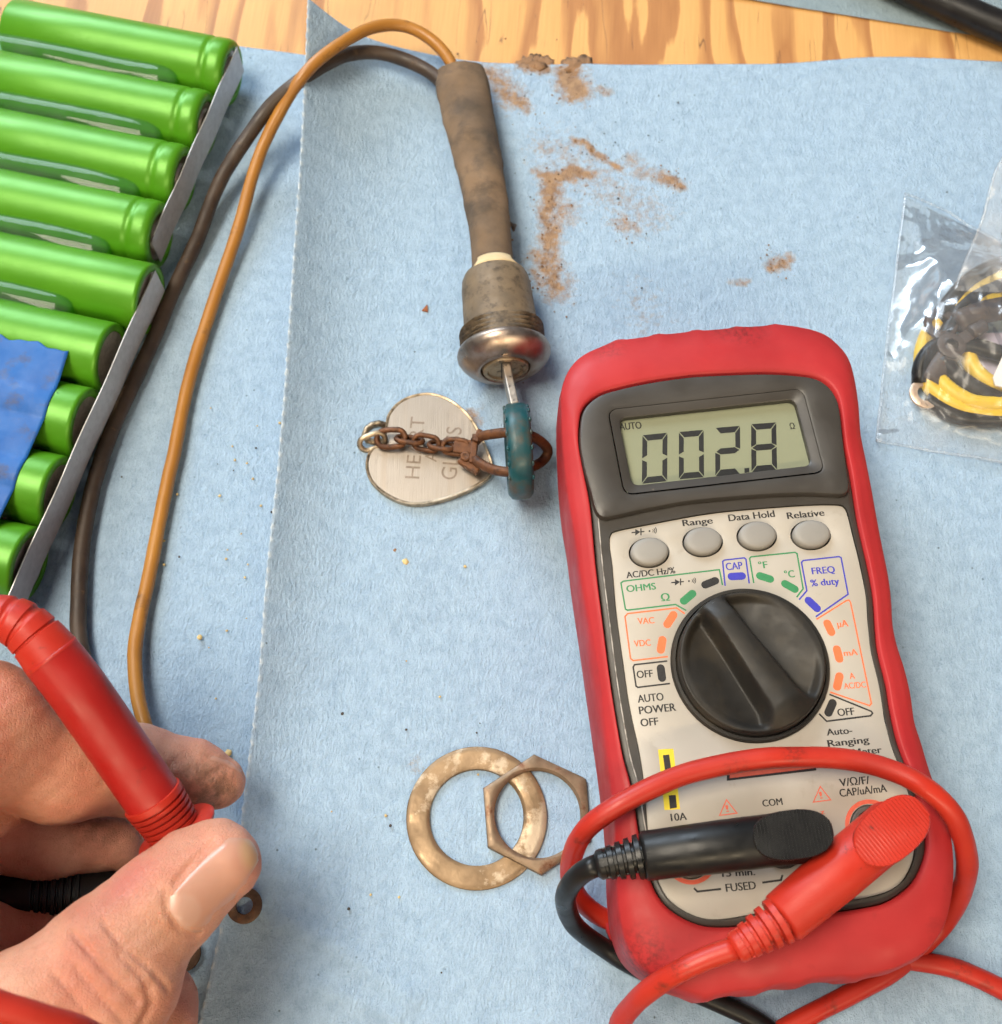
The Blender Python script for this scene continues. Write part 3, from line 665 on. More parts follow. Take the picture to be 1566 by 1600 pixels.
# ------------------------------------------------------------------ multimeter
ZF = 31.0                                                   # printed face plate
outer_px = [(1105, 524), (1208, 517), (1250, 521), (1281, 530), (1301, 544), (1319, 565), (1329, 593), (1337, 638), (1341, 686), (1349, 724), (1359, 772), (1373, 845), (1386, 908), (1391, 949), (1393, 984), (1399, 1016), (1411, 1055), (1420, 1095), (1426, 1140), (1437, 1176), (1451, 1224),
            (1469, 1272), (1482, 1325), (1483, 1390), (1469, 1454), (1442, 1493), (1412, 1512), (1370, 1527), (1266, 1537), (1194, 1549), (1148, 1556), (1100, 1562), (1068, 1556), (1036, 1544), (997, 1517), (976, 1490), (963, 1449), (957, 1390), (956, 1345), (953, 1291), (948, 1246), (942, 1196), (931, 1120), (921, 1050), (911, 980), (899, 900), (890, 831), (881, 776), (875, 707), (873, 638), (875, 614), (886, 586), (905, 565), (932, 551), (963, 541), (1025, 532)]
inner_px = [(1105, 584), (1187, 581), (1239, 583), (1274, 588), (1294, 598), (1308, 615), (1315, 638), (1322, 693), (1332, 741), (1343, 810), (1360, 885), (1368, 930), (1371, 972), (1375, 1013), (1388, 1067), (1395, 1109), (1406, 1157), (1423, 1203), (1443, 1265), (1451, 1314), (1446, 1347), (1428, 1381), (1392, 1408), (1347, 1420), (1266, 1431), (1200, 1441), (1139, 1449), (1094, 1446), (1054, 1427), (1027, 1399), (1008, 1350), (998, 1300), (986, 1228), (972, 1175), (955, 1075), (942, 975), (931, 885), (922, 790), (910, 728), (904, 690), (906, 652), (915, 631), (936, 615), (963, 606), (1008, 596), (1060, 588)]
plate_px = [(1111, 803), (1207, 794), (1271, 790), (1308, 790), (1318, 793), (1324, 804), (1332, 836), (1342, 876), (1353, 930), (1356, 972), (1362, 1016), (1376, 1067), (1381, 1118), (1392, 1156), (1414, 1206), (1428, 1258), (1430, 1314), (1423, 1353), (1401, 1385), (1356, 1402), (1288, 1411), (1200, 1424), (1139, 1435), (1103, 1436), (1072, 1428), (1053, 1416), (1038, 1399), (1026, 1374), (1019, 1348), (1013, 1306), (1006, 1222), (998, 1170), (984, 1105), (973, 1030), (963, 955), (957, 885), (953, 855), (954, 838), (963, 831), (1016, 820)]
NO = 300
def outline(px, z, n=NO): return crom(P(*[(u, v, z) for u, v in px]), n, True)
OUT = outline(outer_px, 26); INN = outline(inner_px, ZF + 1.5); PLT = outline(plate_px, ZF)
meter_o = at(1170, 1040, 0)
mm_ = thing('multimeter', 'red and grey digital multimeter with black dial reading 002.8', 'multimeter', meter_o + [0, 0, .5])
# --- rubber holster
M_RED = None
sm = [(tuple((at(u, v, z) - mm_.location * 1000 if False else at(u, v, z) - (meter_o + [0, 0, .5]))), r_) for u, v, z, r_ in ((1165, 528, 28, 7), (1130, 528, 28, 5), (950, 556, 28, 6), (1180, 1540, 20, 6), (1050, 1530, 24, 5), (884, 700, 26, 4), (1475, 1350, 26, 5), (1003, 1498, 24, 9), (1012, 1480, 28, 7), (1020, 1510, 22, 6), (935, 1000, 22, 3), (1440, 1440, 24, 4), (1210, 524, 24, 3))]
M_RED = simple('red_rubber_holster', (.43, .026, .029), (.36, .020, .023), .05, .55, spec=.34, grime=((.28, .02, .022), .11, .62, .80), bmp=.12, bscale=2.5, bdist=.05, spots=sm, spot_col=(.05, .012, .012))
def bumps(base, pxl, z, amp):
    d = np.zeros(len(base))
    for u, v in pxl:
        q = at(u, v, 26); d += amp * (1.0 if v < 800 else .65) * np.exp(-(np.hypot(base[:, 0] - q[0], base[:, 1] - q[1]) / 2.3) ** 2)
    o = base.copy(); o[:, :2] += nrm2(base[:, :2]) * d[:, None]; return setz(o, z)
BP = [(963, 541), (1025, 532), (1084, 525), (1148, 521), (1208, 517), (1100, 1562), (1178, 1551), (1245, 1540), (1335, 1531)]
lerp = lambda t: OUT * (1 - t) + INN * t
bd = np.zeros(NO)
for u, v in BP:
    q = at(u, v, 26); bd += (1.0 if v < 800 else .6) * np.exp(-(np.hypot(OUT[:, 0] - q[0], OUT[:, 1] - q[1]) / 1.8) ** 2)
def swell(base, z, amp):
    o = base.copy(); o[:, :2] += nrm2(OUT[:, :2]) * (amp * bd)[:, None]; return setz(o, z)
ww = np.linalg.norm((OUT - INN)[:, :2], axis=1)
def prof_in(dist):                                           # measured from the outside edge, never beyond the inner edge
    t = np.minimum(dist / ww, .93)[:, None]; return OUT * (1 - t) + INN * t
Rr = [setz(inset(OUT, 3.0), 5.2), setz(inset(OUT, 1.2), 5.6), swell(inset(OUT, .3), 8, .8), swell(OUT, 13, 1.1), swell(OUT, 19, 1.1), swell(inset(OUT, .05), 24.5, 1.1), swell(inset(OUT, .30), 27.6, 1.0),
      swell(prof_in(.75), 29.4, .6), swell(prof_in(1.35), 30.6, .2), setz(lerp(.45), 0), setz(lerp(.7), 0), setz(lerp(.92), 0), setz(INN, ZF + 1.3), setz(INN, ZF - 3)]
Rr[9][:, 2] = 30.9 + .9 * np.clip((ww - 4) / 10, 0, 1); Rr[10][:, 2] = 31.7 + .9 * np.clip((ww - 4) / 10, 0, 1); Rr[11][:, 2] = 32.3 + .3 * np.clip((ww - 4) / 10, 0, 1)
v, f = rings(np.array(Rr), cap1=False); hol = add('holster', v, f, M_RED, mm_)
for u, v_ in ((960, 640), (1290, 620), (1010, 1430), (1400, 1400)):
    q = at(u, v_, 27); v, f = lathe(np.array([q[0], q[1], .45]), (0, 0.0001, 1), [(0, 5.5), (.3, 6), (5.2, 6.2)], 24, up=(0, 1, 0)); add('foot', v, f, M_RED, mm_)
# --- dark body: rim round the plate and raised screen bezel
M_BODY = simple('dark_grey_plastic', (.040, .035, .030), (.048, .042, .036), .06, .45, bmp=.25, bscale=4, bdist=.05, grime=((.16, .13, .10), .5, .70, .82))
rimO = inset(INN, .25)
Rr = [setz(rimO, ZF - 6), setz(rimO, ZF + .05), setz(inset(rimO, .3), ZF + .35), setz(inset(rimO, 1.25), ZF + .45)]
v, f = rings(np.array(Rr), cap0=False, cap1=False)
r2 = [setz(inset(rimO, 1.30), ZF + .45), setz(inset(rimO, 1.55), ZF + .45), setz(inset(rimO, 1.6), ZF + 1.0)]
half = 0.5
midl = []
for p in PLT:
    midl.append(p)
rimI = inset(PLT, -.15)
# bridge the rim down to the plate with a triangulated ring
_l = P((967, 652, ZF + 2.2), (1243, 622, ZF + 2.2), (1270, 726, ZF + 2.2), (988, 758, ZF + 2.2)); _c = _l.mean(0); scr_hole = _c + (_l - _c) * 1.10
bm_v, bm_f = slab(setz(inset(rimO, 1.25), 0), [setz(rimI, 0), setz(scr_hole, 0)], ZF + .45, ZF - 2, 0.0)
v, f = merge((v, f), (bm_v, bm_f)); body = add('case', v, f, M_BODY, mm_, sharp=45)
M_LINE = simple('pale_case_edge', (.45, .42, .38), (.20, .18, .16), .35, .5, lo=.45, hi=.55)  # thin paler line along the left rim
ln = inset(rimO, 1.35); n0 = int(NO * .43); 
v, f = tube(np.vstack([setz(ln, ZF + .47)[185:280]]), .15, 6, 160); add('case_seam', v, f, M_LINE, body)
bez_px = [(1105, 586), (1187, 583), (1239, 585), (1273, 590), (1292, 600), (1306, 617), (1313, 639), (1319, 690), (1325, 735), (1328, 765), (1323, 775), (1310, 777), (1260, 775), (1205, 777), (1136, 782), (1070, 789), (1010, 800), (955, 812), (940, 812), (930, 800), (922, 770), (912, 728), (906, 690), (908, 653), (917, 633), (937, 617), (964, 608), (1009, 598), (1060, 590)]
BEZ = outline([(u, v - 5 if v > 760 else v) for u, v in bez_px], ZF + 2.4, 200)
LCD = P((967, 652, ZF + 2.2), (1243, 622, ZF + 2.2), (1270, 726, ZF + 2.2), (988, 758, ZF + 2.2))
def rrect(c4, rad, n=7):
    c4 = np.asarray(c4); out = []
    for i in range(4):
        p, a_, b_ = c4[i], c4[i - 1], c4[(i + 1) % 4]
        d1 = (a_ - p) / np.linalg.norm(a_ - p); d2 = (b_ - p) / np.linalg.norm(b_ - p)
        for t in np.linspace(0, 1, n): out.append(p + d1 * rad * (1 - t) ** 2 + d2 * rad * t ** 2)
    return np.array(out)
def grow4(c4, d):
    c = c4.mean(0); ux = (c4[1] - c4[0]) / np.linalg.norm(c4[1] - c4[0]); uy = (c4[0] - c4[3]) / np.linalg.norm(c4[0] - c4[3])
    return np.array([c4[0] - ux * d + uy * d, c4[1] + ux * d + uy * d, c4[2] + ux * d - uy * d, c4[3] - ux * d - uy * d])
ho = rrect(grow4(LCD, 2.0), 2.2); hm = rrect(grow4(LCD, .25), 2.0); hi_ = rrect(LCD, 1.9)
sv, sf = slab(BEZ, [ho], ZF + 2.4, ZF - 1, .8)
rv, rf = rings(np.array([setz(ho, ZF + 2.38), setz(hm, ZF + 1.95), setz(hi_, ZF + 1.75), setz(hi_, ZF - 2)]), cap0=False, cap1=False)
v, f = merge((sv, sf), (rv, rf)); bz = add('screen_bezel', v, f, M_BODY, mm_, sharp=38)
# --- liquid crystal screen
M_LCD = simple('lcd_backing', (.245, .252, .170), (.26, .268, .182), .05, .45, rvar=.05)
M_SEG = simple('lcd_segment', (.012, .011, .012), (.016, .015, .016), 1, .5)
M_PANE = film_mat('screen_window', (.97, .98, .96), .0, .06, .5, .0)
scr4 = setz(grow4(LCD, 1.2), ZF + .2)
v, f = rings(np.array([setz(scr4, ZF - .8), scr4]), cap0=False); lcd = add('screen', v, f, M_LCD, mm_, smooth=False)
v, f = rings(np.array([setz(grow4(LCD, .6), ZF + 1.45)]), cap0=False); add('screen_window', v, f, M_PANE, mm_, smooth=False)
C1 = lambda x, y: (860 + x / 2.9, 500 + y / 2.9)
SEGS = {'0': 'abcdef', '2': 'abged', '8': 'abcdefg'}
def seg_poly(s, W=1.0, Hh=1.0, t=.215, th=.125, g_=.018):
    h = Hh / 2; e = g_
    if s == 'a': return [(e, 1), (1 - e, 1), (1 - t, 1 - th), (t, 1 - th)]
    if s == 'd': return [(e, 0), (t, th), (1 - t, th), (1 - e, 0)]
    if s == 'g': return [(.04, .5), (t, .5 + th / 2), (1 - t, .5 + th / 2), (.96, .5), (1 - t, .5 - th / 2), (t, .5 - th / 2)]
    if s == 'f': return [(0, 1 - e), (t - .02, 1 - th - e), (t - .02, .5 + th / 2 + e * .4), (0, .5 + e)]
    if s == 'e': return [(0, .5 - e), (t - .02, .5 - th / 2 - e * .4), (t - .02, th + e), (0, e)]
    if s == 'b': return [(1, 1 - e), (1, .5 + e), (1 - t + .02, .5 + th / 2 + e * .4), (1 - t + .02, 1 - th - e)]
    if s == 'c': return [(1, .5 - e), (1, e), (1 - t + .02, th + e), (1 - t + .02, .5 - th / 2 - e * .4)]
for ch, tl, bl, br in (('0', (418, 522), (415, 742), (530, 730)), ('0', (583, 507), (583, 722), (697, 712)), ('2', (748, 489), (748, 708), (862, 698)), ('8', (910, 472), (912, 690), (1028, 681))):
    A_, B_, C_ = (at(*C1(*q), ZF + .23) for q in (tl, bl, br)); Vv, Ff = [], []
    for s in SEGS[ch]:
        k = len(Vv); pl = seg_poly(s); Vv += [B_ + (C_ - B_) * x + (A_ - B_) * y for x, y in pl]; Ff.append(tuple(range(k, k + len(pl))))
    add('digit', Vv, Ff, M_SEG, lcd, smooth=False)
q = [at(*C1(x, y), ZF + .23) for x, y in ((880, 672), (902, 669), (902, 690), (880, 693))]; add('decimal_point', q, [(0, 1, 2, 3)], M_SEG, lcd, smooth=False)
def px_text(s, a_, b_, hpx, z, mat, parent, name='lettering'):
    p0, p1 = at(*a_, z), at(*b_, z); mid = ((a_[0] + b_[0]) / 2, (a_[1] + b_[1]) / 2)
    h = np.linalg.norm(at(*mid, z) - at(mid[0], mid[1] - hpx, z))
    v, f = text_at(s, p0, p1, h, z, .055); return add(name, v, f, mat, parent, smooth=False)
px_text('AUTO', C1(316, 500), C1(415, 491), 11, ZF + .23, M_SEG, lcd); px_text('\u03a9', C1(1089, 495), C1(1110, 493), 9.5, ZF + .23, M_SEG, lcd)
# --- grey printed plate with openings
M_PLATE = simple('grey_face_plate', (.405, .368, .318), (.44, .40, .345), .06, .48, bmp=.35, bscale=5.5, bdist=.06, grime=((.30, .25, .19), .10, .62, .80))
C2 = lambda x, y: (920 + x / 3.132, 780 + y / 3.132)
btn = [C2(296, 262), C2(558, 210), C2(823, 182), C2(1087, 176)]
bc = [at(u, v, ZF) for u, v in btn]
dial_c = at(1172, 1038, ZF); DR = float(np.linalg.norm(at(1300, 1030, ZF) - at(1045, 1046, ZF)) / 2)
jk = [at(1078, 1338, ZF), at(1222, 1322, ZF), at(1363, 1292, ZF)]
BANG = math.radians(7)
holes = [circ(c_, 4.4, 36, 3.45, BANG) for c_ in bc] + [circ(dial_c, DR - .6, 72)] + [circ(c_, 4.3, 32) for c_ in jk]
s1 = [C for C in (P((1036, 1180, ZF), (1046, 1179, ZF), (1050, 1210, ZF), (1040, 1211, ZF)), P((1045, 1243, ZF), (1056, 1242, ZF), (1058, 1262, ZF), (1047, 1264, ZF)))]
v, f = slab(PLT, holes + s1, ZF, ZF - 2.5, .12); plate = add('face_plate', v, f, M_PLATE, mm_, sharp=40)
v, f = rings(np.array([setz(inset(PLT, -1), ZF - 2.6)]), cap0=False); add('case_floor', v, f, M_INK, mm_, smooth=False)
# buttons
M_BTN = simple('grey_rubber_button', (.255, .24, .22), (.275, .26, .238), .1, .5, bmp=.1, bscale=3)
for c_ in bc:
    pr = [(-2.4, 4.1), (.8, 4.05), (1.2, 3.86), (1.42, 3.4), (1.55, 2.3), (1.6, .4)]
    v, f = lathe(c_ * [1, 1, 0] + [0, 0, ZF], (0, 1e-5, 1), pr, 40, up=(-math.sin(BANG), math.cos(BANG), 0), sx=1.0, sy=.77); add('button', v, f, M_BTN, mm_)
# dial
M_DIAL = simple('black_dial_plastic', (.015, .0135, .012), (.019, .017, .0145), .08, .52, spec=.35, bmp=.12, bscale=3, bdist=.04, grime=((.036, .028, .018), .10, .46, .80))
v, f = lathe(dial_c, (0, 1e-5, 1), [(-2.5, DR - .7), (.5, DR - .65), (.95, DR - .3 - .6), (1.0, DR - 1.5), (.3, DR - 1.7), (.2, DR - 2.0), (-1, DR - 2.1)], 96, up=(0, 1, 0), cap0=False, cap1=False)
dial = add('dial', v, f, M_DIAL, mm_, sharp=45)
KR = DR - 1.9; p_hi, p_lo = at(1092, 955, ZF + 6), at(1226, 1140, ZF + 6)
rd = (p_hi - p_lo)[:2]; rd /= np.linalg.norm(rd); rn = np.array([-rd[1], rd[0]])
NR, NA = 64, 160; Rr = []
sst = lambda a_, b_, x: (lambda t: t * t * (3 - 2 * t))(np.clip((x - a_) / (b_ - a_), 0, 1))
for rr_ in np.r_[np.linspace(0.02, .96, NR), .975, .99, 1.0, 1.0]:
    q = np.linspace(0, 2 * math.pi, NA + 1)[:-1]; x = KR * rr_ * np.cos(q); y = KR * rr_ * np.sin(q)
    s = x * rd[0] + y * rd[1]; t = x * rn[0] + y * rn[1]
    halfw = 2.7 + 1.3 * sst(12, -12, s) + 4.5 * sst(-8, -16.5, s) ** 1.5
    at_ = np.abs(t); ridge = 1 - sst(halfw * .75, halfw * 1.0 + 1.3, at_)
    floor_ = .9 + 2.3 * sst(halfw + 1, KR * .95, at_); rim_ = sst(.84, .95, rr_); floor_ = floor_ * (1 - rim_) + 3.1 * rim_
    crown = 6.4 - .06 * at_ ** 2 - 2.2 * sst(9.5, 16, s) - 2.6 * sst(-10, -16.5, s)
    hgt = floor_ * (1 - ridge) + np.maximum(crown, floor_) * ridge
    if rr_ >= .975: hgt = hgt * (1 - (rr_ - .975) * 14)
    Rr.append(np.stack([dial_c[0] + x, dial_c[1] + y, ZF + hgt], 1))
Rr.append(setz(Rr[-1], ZF - 1))
v, f = rings(np.array(Rr), cap1=False); kn = add('knob', v, f, M_DIAL, dial)
M_PTR = simple('worn_pointer', (.09, .095, .11), (.16, .165, .18), .8, .4)
pc = dial_c[:2] + rd * 12.2; v, f = box((pc[0], pc[1], ZF + 5.0), (rd[0], rd[1], -.35), (1.9, .28, .3)); add('pointer_mark', v, f, M_PTR, dial, smooth=False)
# jacks
M_JACK = simple('jack_collar', (.055, .05, .045), (.11, .10, .09), .5, .5); M_ORING = simple('orange_red_print', (.72, .13, .075), (.66, .11, .06), 1, .6)
for c_, red in zip(jk, (1, 0, 1)):
    v, f = lathe(c_, (0, 1e-5, 1), [(-2.4, 4.2), (.55, 4.15), (.75, 3.9), (.7, 3.3), (-2.4, 3.2)], 40, up=(0, 1, 0), cap0=False, cap1=False); add('jack', v, f, M_JACK, mm_, sharp=40)
    if red:
        v, f = rings(np.array([setz(circ(c_, 5.3, 48), ZF + .02), setz(circ(c_, 4.45, 48), ZF + .02)]), cap0=False, cap1=False); add('jack_ring_print', v, f, M_ORING, plate, smooth=False)
# --- print
M_GREEN = simple('green_print', (.030, .20, .075), (.035, .22, .085), 1, .6); M_BLUE = simple('blue_print', (.035, .035, .36), (.04, .04, .40), 1, .6)
M_ORANGE = simple('orange_print', (.80, .16, .055), (.76, .15, .05), 1, .6); M_YEL = simple('yellow_print', (.80, .62, .03), (.76, .58, .03), 1, .6)
ZP = ZF + .02
def ribbon(pxl, w, mat, closed=False, z=ZP, name='printed_outline', fn=C2):
    p = P(*[(*fn(*q), z) for q in pxl]); n = len(p); L_, R_ = [], []
    for i in range(n):
        a_ = p[i - 1] if (i > 0 or closed) else p[i]; b_ = p[(i + 1) % n] if (i < n - 1 or closed) else p[i]
        t1 = p[i] - a_; t2 = b_ - p[i]; t1 = t1 / (np.linalg.norm(t1) + 1e-9); t2 = t2 / (np.linalg.norm(t2) + 1e-9); t = t1 + t2; t /= np.linalg.norm(t)
        nn = np.array([-t[1], t[0], 0]) * w / 2 / max(.5, abs(t @ (t1 if np.linalg.norm(t1) > .5 else t2))); L_.append(p[i] + nn); R_.append(p[i] - nn)
    V_ = np.array(L_ + R_); Fs = [(i, (i + 1) % n, n + (i + 1) % n, n + i) for i in range(n if closed else n - 1)]
    return add(name, V_, Fs, mat, plate, smooth=False)
def pill(pa, pb, wpx, mat, fn=C2):
    a_, b_ = at(*fn(*pa), ZP), at(*fn(*pb), ZP); d = (b_ - a_) / np.linalg.norm(b_ - a_); w = wpx / 3.132 / 8.3 / 2; n_ = np.array([-d[1], d[0], 0]); o = []
    for q in np.linspace(math.pi / 2, 3 * math.pi / 2, 10): o.append(a_ + d * w + w * (math.cos(q) * d + math.sin(q) * n_))
    for q in np.linspace(-math.pi / 2, math.pi / 2, 10): o.append(b_ - d * w + w * (math.cos(q) * d + math.sin(q) * n_))
    add('dial_mark', o, [tuple(range(len(o)))], mat, plate, smooth=False)
def T2(s, a_, b_, h, mat): px_text(s, C2(*a_), C2(*b_), h / 3.132, ZP, mat, plate)
for s, a_, b_, h in (('Range', (463, 132), (608, 118), 31), ('Data Hold', (688, 108), (912, 86), 33), ('Relative', (975, 97), (1155, 80), 32), ('AC/DC Hz/%', (187, 387), (425, 362), 31)):
    T2(s, a_, b_, h, M_INK)
T2('OHMS', (188, 455), (330, 441), 33, M_GREEN); T2('\u03a9', (358, 500), (398, 496), 36, M_GREEN)
T2('CAP', (675, 348), (755, 341), 36, M_BLUE); T2('\u00b0F', (835, 340), (877, 336), 33, M_GREEN); T2('\u00b0C', (963, 386), (1010, 381), 35, M_GREEN)
T2('FREQ', (1096, 368), (1207, 359), 33, M_BLUE); T2('% duty', (1090, 427), (1228, 416), 33, M_BLUE)
T2('VAC', (242, 612), (322, 607), 31, M_ORANGE); T2('VDC', (224, 722), (305, 716), 31, M_ORANGE)
T2('\u03bcA', (1220, 627), (1272, 622), 33, M_ORANGE); T2('mA', (1252, 768), (1318, 762), 30, M_ORANGE); T2('A', (1280, 880), (1304, 878), 30, M_ORANGE); T2('AC/DC', (1252, 929), (1358, 921), 29, M_ORANGE)
T2('OFF', (238, 876), (315, 870), 36, M_INK); T2('OFF', (1222, 1062), (1303, 1055), 36, M_INK)
T2('AUTO', (243, 996), (368, 984), 38, M_INK); T2('POWER', (250, 1053), (428, 1035), 38, M_INK); T2('OFF', (257, 1113), (342, 1105), 38, M_INK)
T2('Auto-', (1168, 1157), (1292, 1146), 33, M_INK); T2('Ranging', (1174, 1212), (1374, 1192), 33, M_INK); T2('MultiMeter', (1180, 1267), (1436, 1241), 33, M_INK)
def diode(x, y, s=1.0):
    f = lambda a_, b_: at(*C2(x + a_ * s, y + b_ * s - a_ * s * .09), ZP)
    Vv, Ff = [], []
    for pl in ([(-30, -3), (-12, -3), (-12, 3), (-30, 3)], [(-12, -16), (14, 0), (-12, 16)], [(13, -17), (19, -17), (19, 17), (13, 17)], [(19, -3), (33, -3), (33, 3), (19, 3)], [(54, -4), (62, -4), (62, 4), (54, 4)]):
        k = len(Vv); Vv += [f(*q) for q in pl]; Ff.append(tuple(range(k, k + len(pl))))
    for r_ in (12, 20, 28):
        k = len(Vv); A_ = np.linspace(-.65, .65, 7)
        for rr_ in (r_, r_ + 4): Vv += [f(62 + rr_ * math.cos(q), rr_ * .8 * math.sin(q)) for q in A_]
        Ff += [(k + i, k + i + 1, k + 8 + i, k + 7 + i) for i in range(6)]
    add('diode_symbol', Vv, Ff, M_INK, plate, smooth=False)
diode(240, 161); diode(434, 406, .98)
ribbon([(655, 420), (640, 345), (620, 347), (170, 401), (158, 410), (180, 538), (190, 543), (425, 515), (478, 545)], .32, M_GREEN)
ribbon([(470, 560), (430, 532), (190, 560), (178, 575), (205, 780), (218, 790), (388, 770)], .32, M_ORANGE)
ribbon([(385, 792), (225, 810), (218, 822), (232, 915), (242, 921), (398, 902)], .34, M_INK)
ribbon([(668, 424), (656, 305), (664, 298), (762, 287), (770, 294), (786, 412)], .32, M_BLUE)
ribbon([(808, 410), (788, 290), (795, 282), (1010, 260), (1020, 266), (1050, 438), (1018, 480)], .32, M_GREEN)
ribbon([(1030, 492), (1068, 448), (1042, 310), (1050, 300), (1226, 281), (1236, 287), (1270, 465), (1112, 575)], .32, M_BLUE)
ribbon([(1115, 588), (1262, 496), (1274, 494), (1282, 505), (1384, 1000), (1374, 1010), (1182, 944)], .32, M_ORANGE)
ribbon([(1178, 955), (1383, 1038), (1390, 1048), (1380, 1060), (1165, 1087), (1128, 1050)], .34, M_INK)
for a_, b_, m_ in (((553, 426), (637, 392), M_INK), ((452, 510), (522, 450), M_GREEN), ((680, 379), (770, 375), M_BLUE), ((820, 369), (907, 397), M_GREEN), ((944, 404), (1026, 450), M_GREEN), ((1062, 482), (1132, 548), M_BLUE), ((375, 628), (425, 550), M_ORANGE), ((350, 756), (364, 670), M_ORANGE),
                   ((350, 808), (362, 894), M_INK), ((1160, 590), (1196, 668), M_ORANGE), ((1210, 716), (1232, 800), M_ORANGE), ((1232, 848), (1212, 936), M_ORANGE), ((1166, 1062), (1202, 980), M_INK)):
    pill(a_, b_, 44, m_)
C3 = lambda x, y: (860 + x / 2.218, 1120 + y / 2.218)
ribbon([(400, 112), (423, 322)], 3.1, M_YEL, fn=C3, name='yellow_warning_bar', z=ZF + .015)
# black patches over the bar paint in the dark of the cut slots
for sl_ in s1: add('slot_shade_patch', setz(sl_, ZF + .03), [(0, 1, 2, 3)], M_INK, plate, smooth=False)
T3 = lambda s, a_, b_, h, m_: px_text(s, C3(*a_), C3(*b_), h / 2.218, ZP, m_, plate)
T3('10A', (420, 362), (474, 357), 26, M_INK); T3('COM', (738, 312), (806, 305), 24, M_INK); T3('V/\u03a9/F/', (1006, 242), (1108, 232), 27, M_INK); T3('CAP/uA/mA', (1006, 278), (1168, 260), 27, M_INK)
T3('15 min.', (597, 555), (710, 549), 24, M_INK); T3('FUSED', (611, 607), (714, 597), 28, M_INK)
ribbon([(498, 594), (510, 606), (592, 597)], .38, M_INK, fn=C3); ribbon([(735, 575), (800, 566), (805, 548)], .38, M_INK, fn=C3); ribbon([(1080, 528), (1130, 522), (1138, 508)], .38, M_INK, fn=C3)
for (x, y) in ((615, 318), (940, 272)):
    ribbon([(x - 28, y + 24), (x - 4, y - 30), (x + 32, y + 16)], .22, M_ORING, True, fn=C3, name='warning_triangle')
    T3('!', (x - 3, y + 12), (x + 4, y + 11), 24, M_ORING)
T3('\u26a1' if False else 'z', (938, 338), (952, 336), 16, M_ORING)
ribbon([(612, 190), (922, 112)], .01, M_INK, fn=C3)
q = P(*[(*C3(x, y), ZP + .0) for x, y in ((612, 148), (922, 110), (922, 186), (612, 222))]); add('name_plate', q, [(0, 1, 2, 3)], M_INK, plate, smooth=False)
q = P(*[(*C3(x, y), ZP + .02) for x, y in ((622, 154), (914, 118), (914, 178), (622, 213))]); add('name_plate_field', q, [(0, 1, 2, 3)], M_ORING, plate, smooth=False)

# ------------------------------------------------------------------ test leads
M_REDL = simple('red_lead_rubber', (.48, .028, .013), (.41, .021, .011), .05, .46, spec=.40, bmp=.15, bscale=1.5, bdist=.06, grime=((.12, .018, .012), .20, .62, .72))
M_BLKL = simple('black_lead_rubber', (.006, .006, .0065), (.010, .010, .010), .1, .38, spec=.35, bmp=.15, bscale=1.5, bdist=.05)
def plug(parent, mat, pad_c, tail_c, jack_c, padL, padW, rb, zpad, relief_end):
    """right-angle banana plug: ribbed oval pad, barrel, ringed strain relief, pin into the jack"""
    p = np.asarray(pad_c, float); q = np.asarray(tail_c, float); d = (q - p); L = np.linalg.norm(d); d /= L; _, s_, u_ = frame(d)
    # barrel
    v, f = lathe(p - d * padL * .28, d, [(0, rb * .5), (.8, rb * .86), (2, rb), (L * .6, rb * 1.0), (L + padL * .28 - .6, rb * .93), (L + padL * .28, rb * .82)], 36); bar = add('plug_barrel', v, f, mat, parent)
    # pad: stadium with raised ribs across
    n = 40; o = []
    for a_ in np.arange(n) * 2 * math.pi / n:
        x, y = math.cos(a_), math.sin(a_); o.append(d * (padL / 2 * np.sign(x) * abs(x) ** .8) + s_ * (padW / 2 * np.sign(y) * abs(y) ** .85))
    o = np.array(o); cz = p + u_ * (zpad - p[2])
    R_ = [cz - u_ * 4.2 + o * .94, cz - u_ * .9 + o * .98, cz - u_ * .35 + o, cz - u_ * .08 + o * .97]
    v, f = rings(np.array(R_)); pad = add('thumb_pad', v, f, mat, parent, sharp=50)
    L_ = []
    for t in np.linspace(-.46, .46, 22):
        hw = padW / 2 * (1 - (abs(t) / .5) ** 2.6) ** .5 * .95
        L_.append(box(cz + d * t * padL - u_ * .02, s_, (hw, .17, .16)))
    v, f = merge(*L_); add('pad_ribs', v, f, mat, pad, smooth=False)
    # pin shroud down into the jack
    j = np.asarray(jack_c, float); v, f = lathe(j * [1, 1, 0] + [0, 0, ZF - 1.5], (0, 1e-5, 1), [(0, 3.0), (p[2] - ZF + 1, 3.6)], 28, up=(0, 1, 0)); add('plug_pin', v, f, mat, parent)
    # strain relief rings with slots
    e = np.asarray(relief_end, float); dr_ = e - q; Lr = np.linalg.norm(dr_); dr_ /= Lr; nr = 5; prof = [(-.6, rb * .55)]
    for k in range(nr):
        t0 = Lr * k / nr; w = Lr / nr; rr_ = rb * (.86 - .07 * k); prof += [(t0 + .02, rb * .55), (t0 + .15, rr_), (t0 + w * .62, rr_ * .98), (t0 + w * .75, rb * .55)]
    prof += [(Lr, rb * .45)]
    v, f = lathe(q, dr_, prof, 30); sr = add('strain_relief', v, f, mat, parent, sharp=40)
    L_ = [box(q + dr_ * (Lr * .45) + dd_ * rb * .42, dr_, (Lr * .46, .75, .75)) for dd_ in (u_, -u_, s_, -s_)]
    v, f = merge(*L_); add('relief_web', v, f, mat, sr, smooth=False)
b_pad = at(1231, 1310, 40); b_tail = at(1003, 1338, 39); b_end = at(932, 1352, 38)
